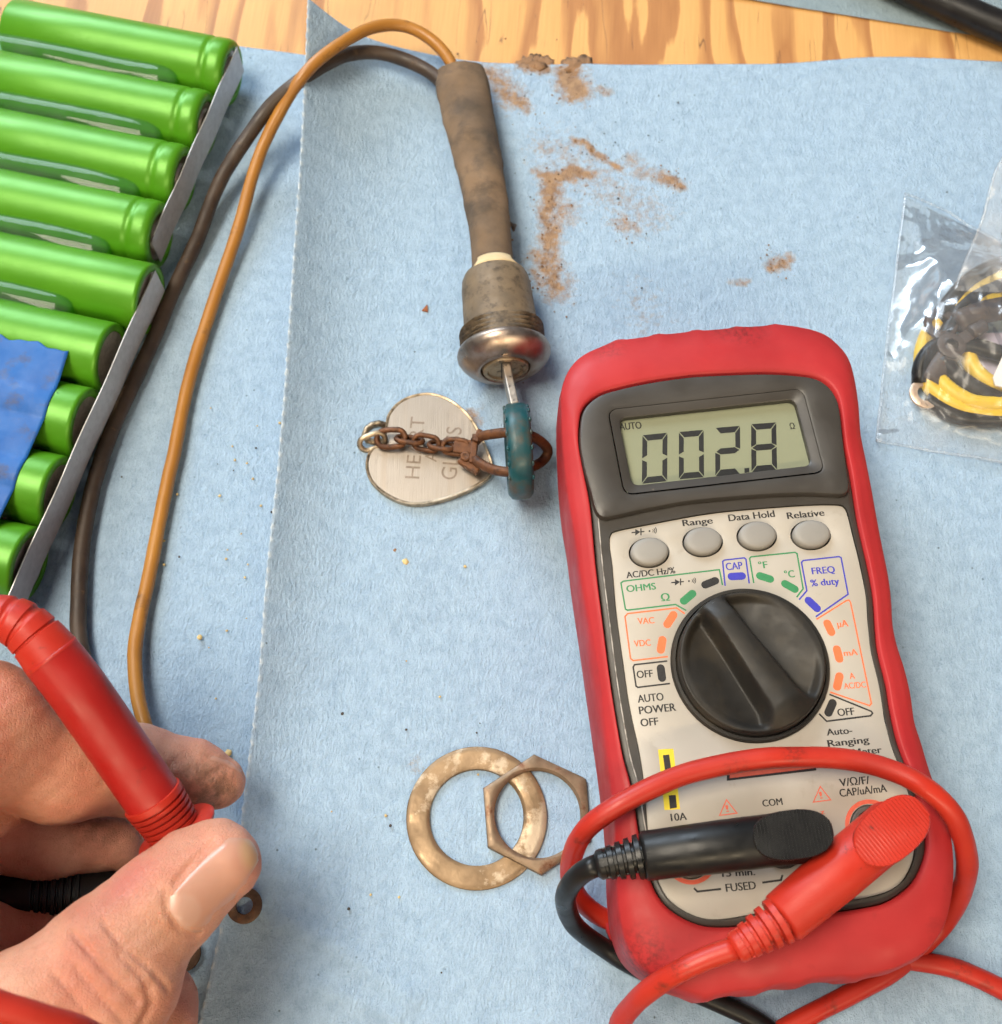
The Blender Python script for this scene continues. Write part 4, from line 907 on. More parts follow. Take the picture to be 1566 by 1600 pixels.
lead_b = thing('test_lead', 'black test lead plugged into the middle jack of the multimeter', 'test lead', jk[1] * [1, 1, 0] + [0, 0, ZF + .8], 'test leads plugged into the multimeter')
plug(lead_b, M_BLKL, b_pad, b_tail, jk[1], 15.0, 9.0, 4.9, 45.6, b_end)
bl_px = [(936, 1351, 38), (912, 1362, 36), (890, 1385, 30), (884, 1412, 22), (900, 1448, 12), (945, 1482, 4.0), (990, 1510, 3.2), (1060, 1540, 3.2), (1130, 1570, 3.2), (1185, 1597, 3.2), (1260, 1650, 3.2), (1450, 1760, 3), (1750, 1760, 3), (2200, 1640, 3)]
v, f = tube(P(*bl_px), [2.1] * 4 + [2.0] * 10, 18); add('cable', v, f, M_BLKL, lead_b)
r_pad = at(1380, 1304, 40); r_tail = at(1221, 1437, 39.5); r_end = at(1147, 1484, 38.5)
lead_r = thing('test_lead', 'red test lead looped over the multimeter and plugged into its right jack', 'test lead', jk[2] * [1, 1, 0] + [0, 0, ZF + .8], 'test leads plugged into the multimeter')
plug(lead_r, M_REDL, r_pad, r_tail, jk[2], 15.8, 9.9, 5.2, 46.2, r_end)
rl_px = [(1150, 1482, 38.5), (1110, 1496, 37.5), (1060, 1520, 35.5), (1010, 1550, 29), (978, 1582, 20), (966, 1620, 12), (985, 1690, 5), (1080, 1700, 3.2), (1190, 1630, 3.2), (1260, 1590, 3.2), (1330, 1553, 3.2), (1390, 1520, 3.2), (1440, 1480, 3.0), (1478, 1440, 6), (1503, 1390, 16), (1512, 1340, 27), (1490, 1275, 35.5), (1440, 1226, 37.5), (1380, 1199, 36.5), (1310, 1185, 36),
         (1240, 1183, 36.5), (1160, 1190, 36.5), (1080, 1207, 36.2), (1010, 1235, 36), (955, 1266, 35), (915, 1300, 31), (894, 1340, 22), (893, 1378, 14), (912, 1412, 7), (955, 1440, 3.4), (1040, 1460, 3.0), (1200, 1470, 3.0), (1330, 1485, 3.0), (1420, 1500, 3.0), (1480, 1510, 3.0), (1530, 1528, 3.0), (1580, 1552, 3.0), (1650, 1590, 3), (1850, 1640, 3), (2250, 1560, 3)]
lo_ = jk[2] * [1, 1, 0] + [0, 0, ZF + .8]
M_REDC = simple('red_lead_cable', (.48, .028, .013), (.41, .021, .011), .05, .46, spec=.40, bmp=.15, bscale=1.5, bdist=.06, grime=((.20, .02, .012), .20, .62, .74), spot_col=(.045, .014, .010),
                spots=[(tuple(at(*q) - lo_), r_) for q, r_ in (((1150, 1212, 36), 4.5), ((1240, 1176, 38), 3), ((1060, 1512, 38), 3), ((1500, 1515, 4), 3))])
v, f = tube(P(*rl_px), 2.1, 18, wob=.5); add('cable', v, f, M_REDC, lead_r)

# ------------------------------------------------------------------ clear bag with a coil of wire inside
M_YELW = simple('yellow_wire', (.70, .47, .02), (.64, .42, .02), .08, .45, grime=((.18, .11, .02), .25, .64, .74))
M_COPPER = simple('tinned_copper_lug', (.62, .45, .33), (.70, .56, .45), .4, .35, metal=.6)
M_SHRINK = simple('brown_black_shrink', (.045, .032, .028), (.07, .05, .042), .2, .5, bmp=.2)
M_WLBL = simple('white_label', (.78, .72, .66), (.80, .75, .70), .3, .6)
coil_c = at(1592, 535, 4)
wb = thing('wire_coil', 'coil of yellow and black wire with ring lugs inside the clear bag', 'wire coil', coil_c * [1, 1, 0] + [0, 0, .9])
def arc_px(l): return P(*l)
Yw = [[(1700, 430, 5), (1610, 425, 5.5), (1560, 437, 6), (1510, 465, 6), (1475, 490, 5.5), (1452, 520, 5), (1441, 555, 4), (1446, 590, 3.5), (1470, 620, 3.5), (1510, 640, 3.6), (1566, 648, 3.6), (1650, 640, 3.6), (1720, 600, 4)],
      [(1700, 470, 4), (1620, 460, 4.5), (1570, 468, 5), (1530, 495, 5), (1512, 530, 4.6), (1516, 565, 4), (1535, 590, 4), (1566, 605, 4), (1640, 610, 4)]]
Bw = [[(1700, 410, 6), (1610, 408, 6.4), (1560, 415, 6.8), (1515, 438, 7), (1486, 470, 6.6), (1462, 500, 6)],
      [(1438, 600, 3.4), (1440, 570, 4.6), (1462, 542, 6.0), (1510, 538, 6.2), (1590, 560, 5.5), (1680, 580, 5)],
      [(1446, 624, 2.6), (1490, 648, 3.0), (1530, 655, 3.2), (1600, 650, 3.2), (1680, 620, 3.5)],
      [(1470, 560, 6.0), (1500, 590, 5), (1540, 615, 4.6), (1580, 628, 4.4), (1650, 620, 4.4)]]
Yw += [[(1680, 500, 4), (1590, 478, 5), (1545, 470, 5.5), (1500, 480, 5.2), (1466, 505, 4.4), (1448, 540, 3.6)], [(1445, 545, 3.6), (1460, 585, 4.2), (1500, 620, 4.6), (1550, 632, 4.8), (1680, 620, 4)]]
Bw += [[(1680, 440, 5), (1600, 436, 5.6), (1545, 452, 6.2), (1505, 480, 6.4), (1480, 520, 6), (1470, 560, 5)]]
for l in Yw: v, f = tube(P(*l), 2.15, 14); add('wire', v, f, M_YELW, wb)
for l in Bw: v, f = tube(P(*l), 2.15, 14); add('wire', v, f, M_BLACK, wb)
for l, rr_ in (([(1452, 597, 4.2), (1470, 568, 5.4), (1490, 545, 7)], 2.9), ([(1495, 505, 8), (1530, 490, 8.6), (1575, 480, 8)], 3.1)):
    v, f = tube(P(*l), rr_, 16, section=(1, .8)); add('heat_shrink', v, f, M_SHRINK, wb)
ring_terminal(at(1447, 615, 4.0), 4.1, 2.1, at(1466, 580, 4.4), wb, M_COPPER)
ring_terminal(at(1470, 506, 7.6), 4.3, 2.2, at(1515, 495, 8.2), wb, M_SHRINK)
ring_terminal(at(1487, 540, 8.2), 3.6, 1.7, at(1520, 520, 8.2), wb, M_SHRINK)
lb = P((1572, 545, 8.6), (1552, 590, 8.6), (1556, 602, 8.6), (1640, 622, 8.6), (1660, 560, 8.6)); v, f = rings(np.array([setz(lb, 8.2), setz(lb, 8.6)])); lbl = add('label_tag', v, f, M_WLBL, wb, smooth=False)
M_LILAC = simple('lilac_paper', (.52, .47, .60), (.55, .50, .63), .3, .7); M_PURPLE = simple('purple_print', (.20, .10, .28), (.22, .12, .30), 1, .6)
cdp = P((1528, 520, 2.2), (1640, 520, 2.2), (1640, 600, 2.2), (1528, 600, 2.2)); v, f = rings(np.array([setz(cdp, 1.9), cdp])); crd = add('paper_card', v, f, M_LILAC, wb, smooth=False)
px_text('AT', (1549, 552), (1566, 550), 8, 2.23, M_PURPLE, crd)
M_FILM = film_mat('clear_bag_film', (.985, .988, .99), .065, .17, .45, .15)
bag = thing('plastic_bag', 'clear wrinkled plastic bag holding yellow and black wires at the right edge', 'plastic bag', at(1560, 540, .5))
def film(corn, nxx, nyy, base, amp, seed, dome=None, name='bag_film', crease=()):
    """corn: 4 world corners (far-left, far-right, near-right, near-left) -> wrinkled sheet"""
    U, W = np.meshgrid(np.linspace(0, 1, nxx), np.linspace(0, 1, nyy)); U = U[..., None]; W = W[..., None]
    q = (corn[0] * (1 - U) + corn[1] * U) * (1 - W) + (corn[3] * (1 - U) + corn[2] * U) * W
    X_, Y_ = q[..., 0], q[..., 1]; edge = np.minimum.reduce([U[..., 0], 1 - U[..., 0], W[..., 0] * 1.0, 1 - W[..., 0]]) * 6; edge = np.clip(edge, 0, 1)
    rid = 1 - np.abs(vnoise(X_ + .6 * Y_, Y_ - .5 * X_, 15, seed)) * 1.7
    rid2 = 1 - np.abs(vnoise(X_ - Y_ * .3, Y_ * .6 + X_, 5.0, seed + 1)) * 1.7
    z = base + amp * (.75 * np.clip(rid, 0, 1) + .35 * np.clip(rid2, 0, 1)) * (.25 + .75 * edge) + .15 * vnoise(X_, Y_, 2.2, seed + 2)
    if dome is not None:
        dc, dr_, dh = dome; z += dh * np.exp(-((np.hypot(X_ - dc[0], Y_ - dc[1]) / dr_) ** 4)) * (.15 + .85 * edge)
    for pts, a_, w_ in crease:
        z += a_ * np.exp(-(seg_dist(X_, Y_, [at(*p, base) for p in pts]) / w_) ** 2)
    q[..., 2] = z; v, f = rings(q, closed_u=False, cap0=False, cap1=False); return add(name, v, f, M_FILM, bag)
c4 = P((1414, 303, 1.2), (1760, 470, 1.2), (1720, 752, 1.0), (1369, 690, 1.0))
film(c4, 40, 40, .75, .05, 60)
film(P((1414, 303, 2.2), (1760, 470, 3), (1720, 752, 2), (1369, 690, 1.4)), 170, 150, 1.2, 1.0, 71, (coil_c, 29, 12.5), crease=([[(1385, 430), (1440, 415)], .8, 2.2], [[(1374, 560), (1400, 570), (1440, 480)], .8, 2.2], [[(1380, 685), (1470, 668), (1566, 690)], .9, 2.0], [[(1430, 350), (1470, 480)], .6, 2.0]))
sm1 = crom(P((1414, 303, 2.0), (1398, 430, 2.0), (1382, 570, 1.8), (1369, 690, 1.4)), 50); sm2 = crom(P((1369, 690, 1.4), (1470, 707, 1.6), (1566, 722, 1.8), (1720, 752, 2)), 50); sm3 = crom(P((1414, 303, 2.0), (1470, 326, 2.4), (1520, 356, 2.6), (1600, 395, 3)), 40)
for q in (sm1, sm2, sm3):
    v, f = tube(q + np.array([0, 0, .2]) , .32, 8, 60, wob=.35); add('bag_edge', v, f, M_FILM, bag)
# the turned-over mouth of the bag standing up at the right edge
film(P((1580, 190, 24), (1760, 200, 24), (1720, 520, 11), (1500, 405, 11)), 90, 90, 0, 0, 80) if False else None
q = np.zeros((60, 50, 3))
eL = crom(P((1588, 215, 26), (1556, 268, 23), (1538, 335, 18), (1524, 372, 15), (1510, 405, 13.5), (1500, 430, 12.5), (1492, 452, 12)), 60)
for i in range(60):
    for j in range(50):
        t = j / 49; q[i, j] = eL[i] + np.array([60 * t, -6 * t, 3.0 * math.sin(t * 9 + i * .11) * (t + .15) + 1.8 * math.sin(t * 23 - i * .2) * t * (1 - i / 70)])
q[..., 2] += 1.2 * vnoise(q[..., 0], q[..., 1], 5, 90)
v, f = rings(q, closed_u=False, cap0=False, cap1=False); add('bag_flap', v, f, film_mat('folded_bag_film', (.97, .975, .98), .17, .14, .6, .2), bag)
v, f = tube(eL, .35, 8, 70); add('bag_edge', v, f, M_FILM, bag)

# ------------------------------------------------------------------ hand (one continuous surface from a distance field)
def sdf_mesh(fn, lo, hi, h):
    lo = np.array(lo, float); n = np.ceil((np.array(hi) - lo) / h).astype(int) + 1
    gx, gy, gz = (lo[k] + np.arange(n[k], dtype=np.float32) * h for k in range(3))
    b = 8; nb = -(-n // b); npad = nb * b; val = np.full(npad, 9.0, np.float32)
    cc = [lo[k] + (np.arange(nb[k]) * b + (b - 1) / 2) * h for k in range(3)]
    Cx, Cy, Cz = np.meshgrid(*cc, indexing='ij'); cvv = fn(Cx.astype(np.float32), Cy.astype(np.float32), Cz.astype(np.float32))
    blk = val.reshape(nb[0], b, nb[1], b, nb[2], b).transpose(0, 2, 4, 1, 3, 5); blk[cvv < 0] = -9.0
    act_ = np.argwhere(np.abs(cvv) < b * h * .95 + 1.4); r_ = (np.arange(b) * h).astype(np.float32)
    for q0 in range(0, len(act_), 600):
        A0 = act_[q0:q0 + 600]; o_ = lo + A0 * b * h
        Xg = (o_[:, 0, None, None, None] + r_[:, None, None] + 0 * r_[None, :, None] + 0 * r_).astype(np.float32)
        Yg = (o_[:, 1, None, None, None] + 0 * r_[:, None, None] + r_[None, :, None] + 0 * r_).astype(np.float32)
        Zg = (o_[:, 2, None, None, None] + 0 * r_[:, None, None] + 0 * r_[None, :, None] + r_).astype(np.float32)
        blk[A0[:, 0], A0[:, 1], A0[:, 2]] = fn(Xg, Yg, Zg)
    val = val[:n[0], :n[1], :n[2]]
    ins = val < 0; c = [ins[a_:n[0] - 1 + a_, b_:n[1] - 1 + b_, e_:n[2] - 1 + e_] for a_ in (0, 1) for b_ in (0, 1) for e_ in (0, 1)]
    cnt = sum(x.astype(np.int8) for x in c); act = (cnt > 0) & (cnt < 8); idx = np.full(act.shape, -1, np.int64); A_ = np.argwhere(act); idx[act] = np.arange(len(A_))
    acc = np.zeros((len(A_), 3)); num = np.zeros(len(A_)); cor = [(a_, b_, e_) for a_ in (0, 1) for b_ in (0, 1) for e_ in (0, 1)]
    cv = np.array([val[A_[:, 0] + a_, A_[:, 1] + b_, A_[:, 2] + e_] for a_, b_, e_ in cor])
    for p_ in range(8):
        for q_ in range(p_ + 1, 8):
            df = np.array(cor[q_]) - cor[p_]
            if np.abs(df).sum() != 1: continue
            m = (cv[p_] < 0) != (cv[q_] < 0); t = np.where(m, cv[p_] / np.where(m, cv[p_] - cv[q_], 1), 0)
            acc += np.where(m[:, None], np.array(cor[p_]) + t[:, None] * df, 0); num += m
    Vv = lo + (A_ + acc / num[:, None]) * h; Fs = []
    for ax_ in range(3):
        o1, o2 = [(1, 2), (2, 0), (0, 1)][ax_]; sl0 = [slice(None)] * 3; sl1 = [slice(None)] * 3; sl0[ax_] = slice(0, -1); sl1[ax_] = slice(1, None)
        E_ = np.argwhere(ins[tuple(sl0)] != ins[tuple(sl1)]); E_ = E_[(E_[:, o1] > 0) & (E_[:, o2] > 0) & (E_[:, o1] < n[o1] - 1) & (E_[:, o2] < n[o2] - 1)]
        s1_ = np.zeros(3, int); s1_[o1] = 1; s2_ = np.zeros(3, int); s2_[o2] = 1
        g = lambda w: idx[w[:, 0], w[:, 1], w[:, 2]]
        Fs.append(np.stack([g(E_ - s1_ - s2_), g(E_ - s2_), g(E_), g(E_ - s1_)], 1))
    Fs = np.vstack(Fs); return Vv, Fs[(Fs >= 0).all(1)]
def cone_d(Xg, Yg, Zg, a_, b_, ra_, rb_):
    d = b_ - a_; L = float(d @ d); px_, py_, pz_ = Xg - a_[0], Yg - a_[1], Zg - a_[2]
    t = np.clip((px_ * d[0] + py_ * d[1] + pz_ * d[2]) / L, 0, 1)
    return np.sqrt((px_ - t * d[0]) ** 2 + (py_ - t * d[1]) ** 2 + (pz_ - t * d[2]) ** 2) - (ra_ + (rb_ - ra_) * t)
def smin(a_, b_, k): h = np.clip(k - np.abs(a_ - b_), 0, None) / k; return np.minimum(a_, b_) - h * h * k * .25
def chain_d(G, pts, k=4.0):
    o = None
    for (a_, ra_), (b_, rb_) in zip(pts[:-1], pts[1:]):
        d = cone_d(*G, a_, b_, ra_, rb_); o = d if o is None else smin(o, d, k)
    return o
J = lambda u, v, z, r_: (at(u, v, z), r_)
THUMB = [J(-150, 1790, 46, 17), J(30, 1612, 47, 12.2), J(170, 1496, 43.5, 10.4), J(258, 1412, 41.5, 8.9), J(350, 1350, 40.5, 6.9)]
INDEX = [J(-260, 1330, 60, 14), J(-30, 1140, 48, 12.3), J(95, 1196, 34, 10.6), J(212, 1203, 24.5, 8.6), J(300, 1213, 20.5, 6.9), J(346, 1223, 18.5, 5.0)]
MIDDLE = [J(-250, 1440, 52, 13), J(-75, 1280, 33, 10), J(75, 1312, 20, 7.4), J(182, 1318, 15, 5.6)]
RING = [J(-240, 1540, 44, 13), J(-70, 1470, 24, 9), J(60, 1480, 15, 7.5), J(120, 1490, 12, 6.5)]
LITTLE = [J(-120, 1760, 36, 14), J(120, 1660, 22, 9.5), J(238, 1590, 17, 8.0), J(250, 1560, 15, 6.8)]
PALM = [J(-270, 1400, 52, 20), J(-260, 1560, 48, 22), J(-230, 1760, 46, 22), J(-380, 1960, 48, 24), J(-640, 2300, 56, 27)]
def thumb_d(G):
    d = chain_d(G, THUMB, 5)
    d = smin(d, cone_d(*G, at(296, 1350, 37), at(334, 1330, 37), 6.8, 6.0), 4)      # soft pad pressed out against the probe
    d = smin(d, cone_d(*G, at(205, 1548, 44), at(182, 1585, 44), 8.2, 8.6), 5)      # knuckle folds
    return d
NAILC = [(262, 1400), (278, 1384), (305, 1352), (335, 1322), (360, 1303), (384, 1303), (398, 1319), (404, 1336)], [(264, 1424), (285, 1450), (312, 1456), (342, 1428), (366, 1405), (384, 1384), (397, 1360), (404, 1344)]
def cast(fn, u, v, z0=60.0):
    """where the line of sight through a photo point meets the surface fn"""
    a_ = np.array([0, 0, CAM_H]); b_ = at(u, v, 0); d = (b_ - a_) / np.linalg.norm(b_ - a_); t = (CAM_H - z0 - 15)
    for _ in range(60):
        p = a_ + d * t; s = float(fn([np.float64(x) for x in p]))
        if s < .02: return p
        t += s * .8
    return a_ + d * t
CR = []
for l, dep, w in (([(160, 1440), (190, 1478), (235, 1515), (264, 1548)], 1.0, .9), ([(112, 1456), (150, 1500), (190, 1542), (214, 1566)], 1.4, 1.0), ([(185, 1493), (215, 1518), (234, 1545)], 1.0, .8), ([(120, 1515), (150, 1550), (195, 1598)], 1.1, .9), ([(82, 1520), (110, 1550), (140, 1590)], .7, .9),
                  ([(232, 1545), (238, 1570), (222, 1600)], 1.6, 1.3), ([(205, 1510), (228, 1535), (238, 1556)], .5, .6), ([(150, 1478), (180, 1510), (205, 1535)], .5, .6), ([(100, 1490), (135, 1525), (165, 1555)], .5, .6),
                  ([(258, 1396), (261, 1424), (283, 1454), (312, 1461)], 1.1, .9), ([(273, 1381), (302, 1345), (334, 1313)], 1.2, 1.0)):
    CR.append((np.array([cast(thumb_d, *q) for q in l]), dep, w))
def hand_d(Xg, Yg, Zg):
    G = (Xg, Yg, Zg); th = thumb_d(G)
    for pl, dep, w in CR:
        m = th < 6
        dd_ = np.full(th.shape, 1e3, np.float32)
        for a_, b_ in zip(pl[:-1], pl[1:]): dd_ = np.minimum(dd_, cone_d(Xg, Yg, Zg, a_, b_, 0, 0))
        th = th + .62 * dep * np.exp(-(dd_ / (w * .55)) ** 2)
    ix = chain_d(G, INDEX, 4); md_ = chain_d(G, MIDDLE, 4); rg = chain_d(G, RING, 4); lt = chain_d(G, LITTLE, 4); pm = chain_d(G, PALM, 16)
    kn = cone_d(*G, at(-260, 1330, 58), at(-240, 1540, 46), 16, 16)
    d = smin(pm, kn, 12)
    for q, k in ((ix, 6), (md_, 6), (rg, 6), (lt, 6), (th, 6)):
        w = np.clip((Xg + 100) / -14, 0, 1)                                          # flesh webs only near the palm
        d = np.minimum(smin(d, q, 1.0), smin(d, q, k) + (1 - w) * 50)
    d = d + .10 * np.sin(Xg * 1.1 + .7 * np.sin(Yg * .9)) * np.sin(Yg * 1.05 + Zg * .6)
    return d
def skin_mat():
    m, nt, bs = new_mat('skin'); v = coord(nt)
    c = ramp(nt, noise(nt, v, .075, 4, .5), [(.30, (.58, .215, .145)), (.5, (.64, .295, .195)), (.72, (.66, .355, .245))])
    c = mix(nt, math_(nt, 'MULTIPLY', ramp(nt, noise(nt, v, .6, 6, .65), [(.45, 0.0), (.75, 1.0)]), .35), c, (.42, .15, .085))
    c = mix(nt, math_(nt, 'MULTIPLY', ramp(nt, noise(nt, v, .16, 6, .7), [(.62, 0.0), (.76, 1.0)]), .30), c, (.26, .13, .075))
    for (pu, pv), r0_, r1_, cc_, am in (((200, 1378), 1.5, 6.5, (.50, .13, .11), .55), ((262, 1440), 1, 5, (.52, .20, .10), .35), ((340, 1330), 1, 5, (.60, .22, .15), .35), ((150, 1540), 2, 9, (.62, .24, .17), .4)):
        q_ = cast(thumb_d, pu, pv) - np.array([-130.0, -20, 10]); c = mix(nt, math_(nt, 'MULTIPLY', near(nt, v, tuple(q_), r0_, r1_), am), c, cc_)
    for (pu, pv), r1_ in (((300, 1235), 6), ((340, 1235), 5), ((150, 1270), 7)):
        q_ = at(pu, pv, 24) - np.array([-130.0, -20, 10]); k_ = math_(nt, 'MULTIPLY', near(nt, v, tuple(q_), 2, r1_ + 4), ramp(nt, noise(nt, v, .35, 6, .7), [(.40, 0.0), (.62, .75)])); c = mix(nt, k_, c, (.22, .11, .06))
    lk(nt, c, bs.inputs['Base Color']); bs.inputs['Roughness'].default_value = .52; bs.inputs['Specular IOR Level'].default_value = .42
    bs.inputs['Subsurface Weight'].default_value = .25; bs.inputs['Subsurface Radius'].default_value = (1.0, .35, .2); bs.inputs['Subsurface Scale'].default_value = 1.6 * MM
    vo = nd(nt, 'ShaderNodeTexVoronoi', feature='DISTANCE_TO_EDGE'); lk(nt, v, vo.inputs['Vector']); vo.inputs['Scale'].default_value = 1.5
    rdg = nd(nt, 'ShaderNodeMapping'); lk(nt, v, rdg.inputs[0]); rdg.inputs['Scale'].default_value = (2.0, .5, 1.2); rdg.inputs['Rotation'].default_value = (0, 0, .6)
    h = math_(nt, 'ADD', ramp(nt, vo.outputs['Distance'], [(0, 0.0), (.12, 1.0)]), math_(nt, 'MULTIPLY', noise(nt, rdg.outputs[0], 1.0, 4), 1.6))
    bump(nt, bs, h, .55, .15); return m
M_SKIN = skin_mat()
v, f = sdf_mesh(hand_d, (-190, -80, -2), (-42, 92, 92), .44)
hloc = np.array([-130.0, -20, 10])
hand = add('hand', v, f, M_SKIN, loc=hloc, label='bare hand pinching a red test probe between thumb and fingers', cat='hand')
sm_ = hand.modifiers.new('s', 'SMOOTH'); sm_.factor = .5; sm_.iterations = 1
# thumb nail, a thin curved plate sunk in its fold
M_NAIL = None
m, nt, bs = new_mat('fingernail'); vv = coord(nt); c = ramp(nt, noise(nt, vv, .12, 3), [(.3, (.54, .275, .195)), (.7, (.60, .33, .24))])
tipc = at(405, 1330, 44) - hloc; c = mix(nt, math_(nt, 'MULTIPLY', near(nt, vv, tuple(tipc), 2.6, 4.6), .7), c, (.58, .40, .22))
lun = cast(thumb_d, 285, 1428) - hloc; c = mix(nt, math_(nt, 'MULTIPLY', near(nt, vv, tuple(lun), 2.9, 3.8), .35), c, (.64, .43, .34))
lk(nt, c, bs.inputs['Base Color']); bs.inputs['Roughness'].default_value = .28; bs.inputs['Subsurface Weight'].default_value = .15; bs.inputs['Subsurface Scale'].default_value = MM; bs.inputs['Subsurface Radius'].default_value = (.8, .4, .3)
st = nd(nt, 'ShaderNodeMapping'); lk(nt, vv, st.inputs[0]); st.inputs['Rotation'].default_value = (0, 0, -.75); st.inputs['Scale'].default_value = (.15, 2.2, 1)
bump(nt, bs, noise(nt, st.outputs[0], 1.0, 3), .15, .08); M_NAIL = m
def nail(fn, edges, parent, n1=36, n2=20, rise=.38):
    A_ = crom(np.array([(*q, 0) for q in edges[0]], float), n1); B_ = crom(np.array([(*q, 0) for q in edges[1]], float), n1); top = np.zeros((n1, n2, 3))
    for i in range(n1):
        for j in range(n2):
            t = j / (n2 - 1); e = 4 * t * (1 - t); q = A_[i] * (1 - t) + B_[i] * t; p = cast(fn, q[0], q[1])
            top[i, j] = p + np.array([0, 0, 1.0]) * (-.35 + (rise + .35) * min(1, e * 2.2) * min(1, (i + .5) / 5))
    top[..., 2] = np.where(True, top[..., 2], 0)
    for _ in range(3): top[1:-1, 1:-1] = .5 * top[1:-1, 1:-1] + .125 * (top[:-2, 1:-1] + top[2:, 1:-1] + top[1:-1, :-2] + top[1:-1, 2:])
    v, f = rings(top, closed_u=False, cap0=False, cap1=False); o = add('fingernail', v, f, M_NAIL, parent)
    md = o.modifiers.new('t', 'SOLIDIFY'); md.thickness = .5 * MM; md.offset = -1; return o
nail(thumb_d, NAILC, hand)
idx_d = lambda G: chain_d(G, INDEX, 4)
nail(idx_d, ([(322, 1178), (345, 1182), (365, 1192), (378, 1203)], [(320, 1188), (343, 1194), (363, 1203), (377, 1211)]), hand, 20, 8, .2)

# ------------------------------------------------------------------ probes in the hand
pb = thing('test_probe', 'red test probe with ridged collar held upright between thumb and finger', 'test probe', at(300, 1315, 20))
spine = P((243, 1253, 37), (204, 1196, 42), (164, 1138, 47), (122, 1078, 52), (78, 1022, 56))
M_PROBE = simple('shade_darkened_probe_red', (.40, .015, .012), (.35, .013, .010), .06, .42, spec=.5, bmp=.2, bscale=2.0, bdist=.05, grime=((.20, .02, .015), .12, .58, .72))  # handle's shade put into the colour: darker red than collar and boot
v, f = tube(spine, [5.5, 5.5, 5.5, 5.5, 5.4], 32, 60); add('probe_handle', v, f, M_PROBE, pb)
d_ = spine[0] - spine[1]; d_ /= np.linalg.norm(d_); pr = [(-1.5, 5.0), (-1.2, 5.9)]
for k in range(6): pr += [(-.6 + k * 1.25, 5.95 - k * .12), (.1 + k * 1.25, 5.9 - k * .12), (.25 + k * 1.25, 5.35 - k * .1), (.5 + k * 1.25, 5.35 - k * .1)]
v, f = lathe(spine[0], d_, pr + [(7.5, 4.6)], 40); add('ridged_collar', v, f, M_REDL, pb, sharp=35)
v, f = lathe(spine[0] + d_ * 6.6, d_, [(0, 5), (.3, 7.8), (1.0, 8.3), (1.7, 8.0), (2.0, 4)], 40, sx=1.0); add('finger_guard', v, f, M_REDL, pb, sharp=50)
M_STEEL = simple('steel_tip', (.6, .58, .55), (.65, .63, .6), .5, .25, metal=1)
q0 = spine[0] + d_ * 8; v, f = tube([q0, q0 * .7 + at(352, 1392, 4) * .3, q0 * .3 + at(352, 1392, 4) * .7, at(352, 1392, 3.2)], [1.6, 1.2, 1.0, .3], 12); add('probe_tip', v, f, M_STEEL, pb)
bt = P((84, 1030, 55.5), (62, 1003, 57), (35, 978, 58.5), (5, 966, 59), (-30, 965, 58))
c = crom(bt, 70); T = np.gradient(c, axis=0); T /= np.linalg.norm(T, axis=1)[:, None]; Rr = []
for i in range(70):
    s = i / 69; rad = 5.45 - 1.5 * s - (.4 if (s > .30 and (s * 6) % 1 > .72) else 0)
    s_ = np.cross(T[i], [0, 0, 1.0]); s_ /= np.linalg.norm(s_); u_ = np.cross(s_, T[i])
    Rr.append([c[i] + rad * (math.cos(q) * s_ + math.sin(q) * u_) for q in np.linspace(0, 2 * math.pi, 33)[:-1]])
v, f = rings(np.array(Rr)); add('cable_boot', v, f, M_REDL, pb, sharp=50)
v, f = tube(P((-20, 965, 58.5), (-90, 985, 60), (-190, 1120, 82), (-190, 1330, 100), (-120, 1490, 100), (-30, 1560, 96), (60, 1592, 92), (150, 1625, 84), (240, 1715, 62), (330, 1860, 26), (480, 1960, 4), (760, 1940, 2.8), (1100, 1900, 2.8), (1500, 1980, 2.8)), 2.1, 16); add('cable', v, f, M_REDL, pb)
bp_ = thing('test_probe', 'black test probe in the shade behind the thumb', 'test probe', at(250, 1440, 6))
s0, s1_ = at(-140, 1412, 24), at(205, 1396, 12); d_ = (s1_ - s0); L = np.linalg.norm(d_); d_ /= L; pr = [(0, 4.8), (1, 5.4), (L * .5, 5.4)]
for k in range(7): pr += [(L * .52 + k * 1.5, 5.6), (L * .52 + k * 1.5 + .8, 5.6), (L * .52 + k * 1.5 + .95, 5.0), (L * .52 + k * 1.5 + 1.4, 5.0)]
v, f = lathe(s0, d_, pr + [(L, 4.6)], 32); add('probe_handle', v, f, M_BLKL, bp_, sharp=40)
v, f = lathe(s1_, d_, [(0, 4.5), (.4, 6.4), (1.6, 6.4), (2, 3)], 32); add('finger_guard', v, f, M_BLKL, bp_, sharp=45)
v, f = tube([s1_, s1_ * .5 + at(285, 1470, 3) * .5, at(285, 1470, 2.6)], [1.4, 1.1, .4], 12); add('probe_tip', v, f, M_STEEL, bp_)

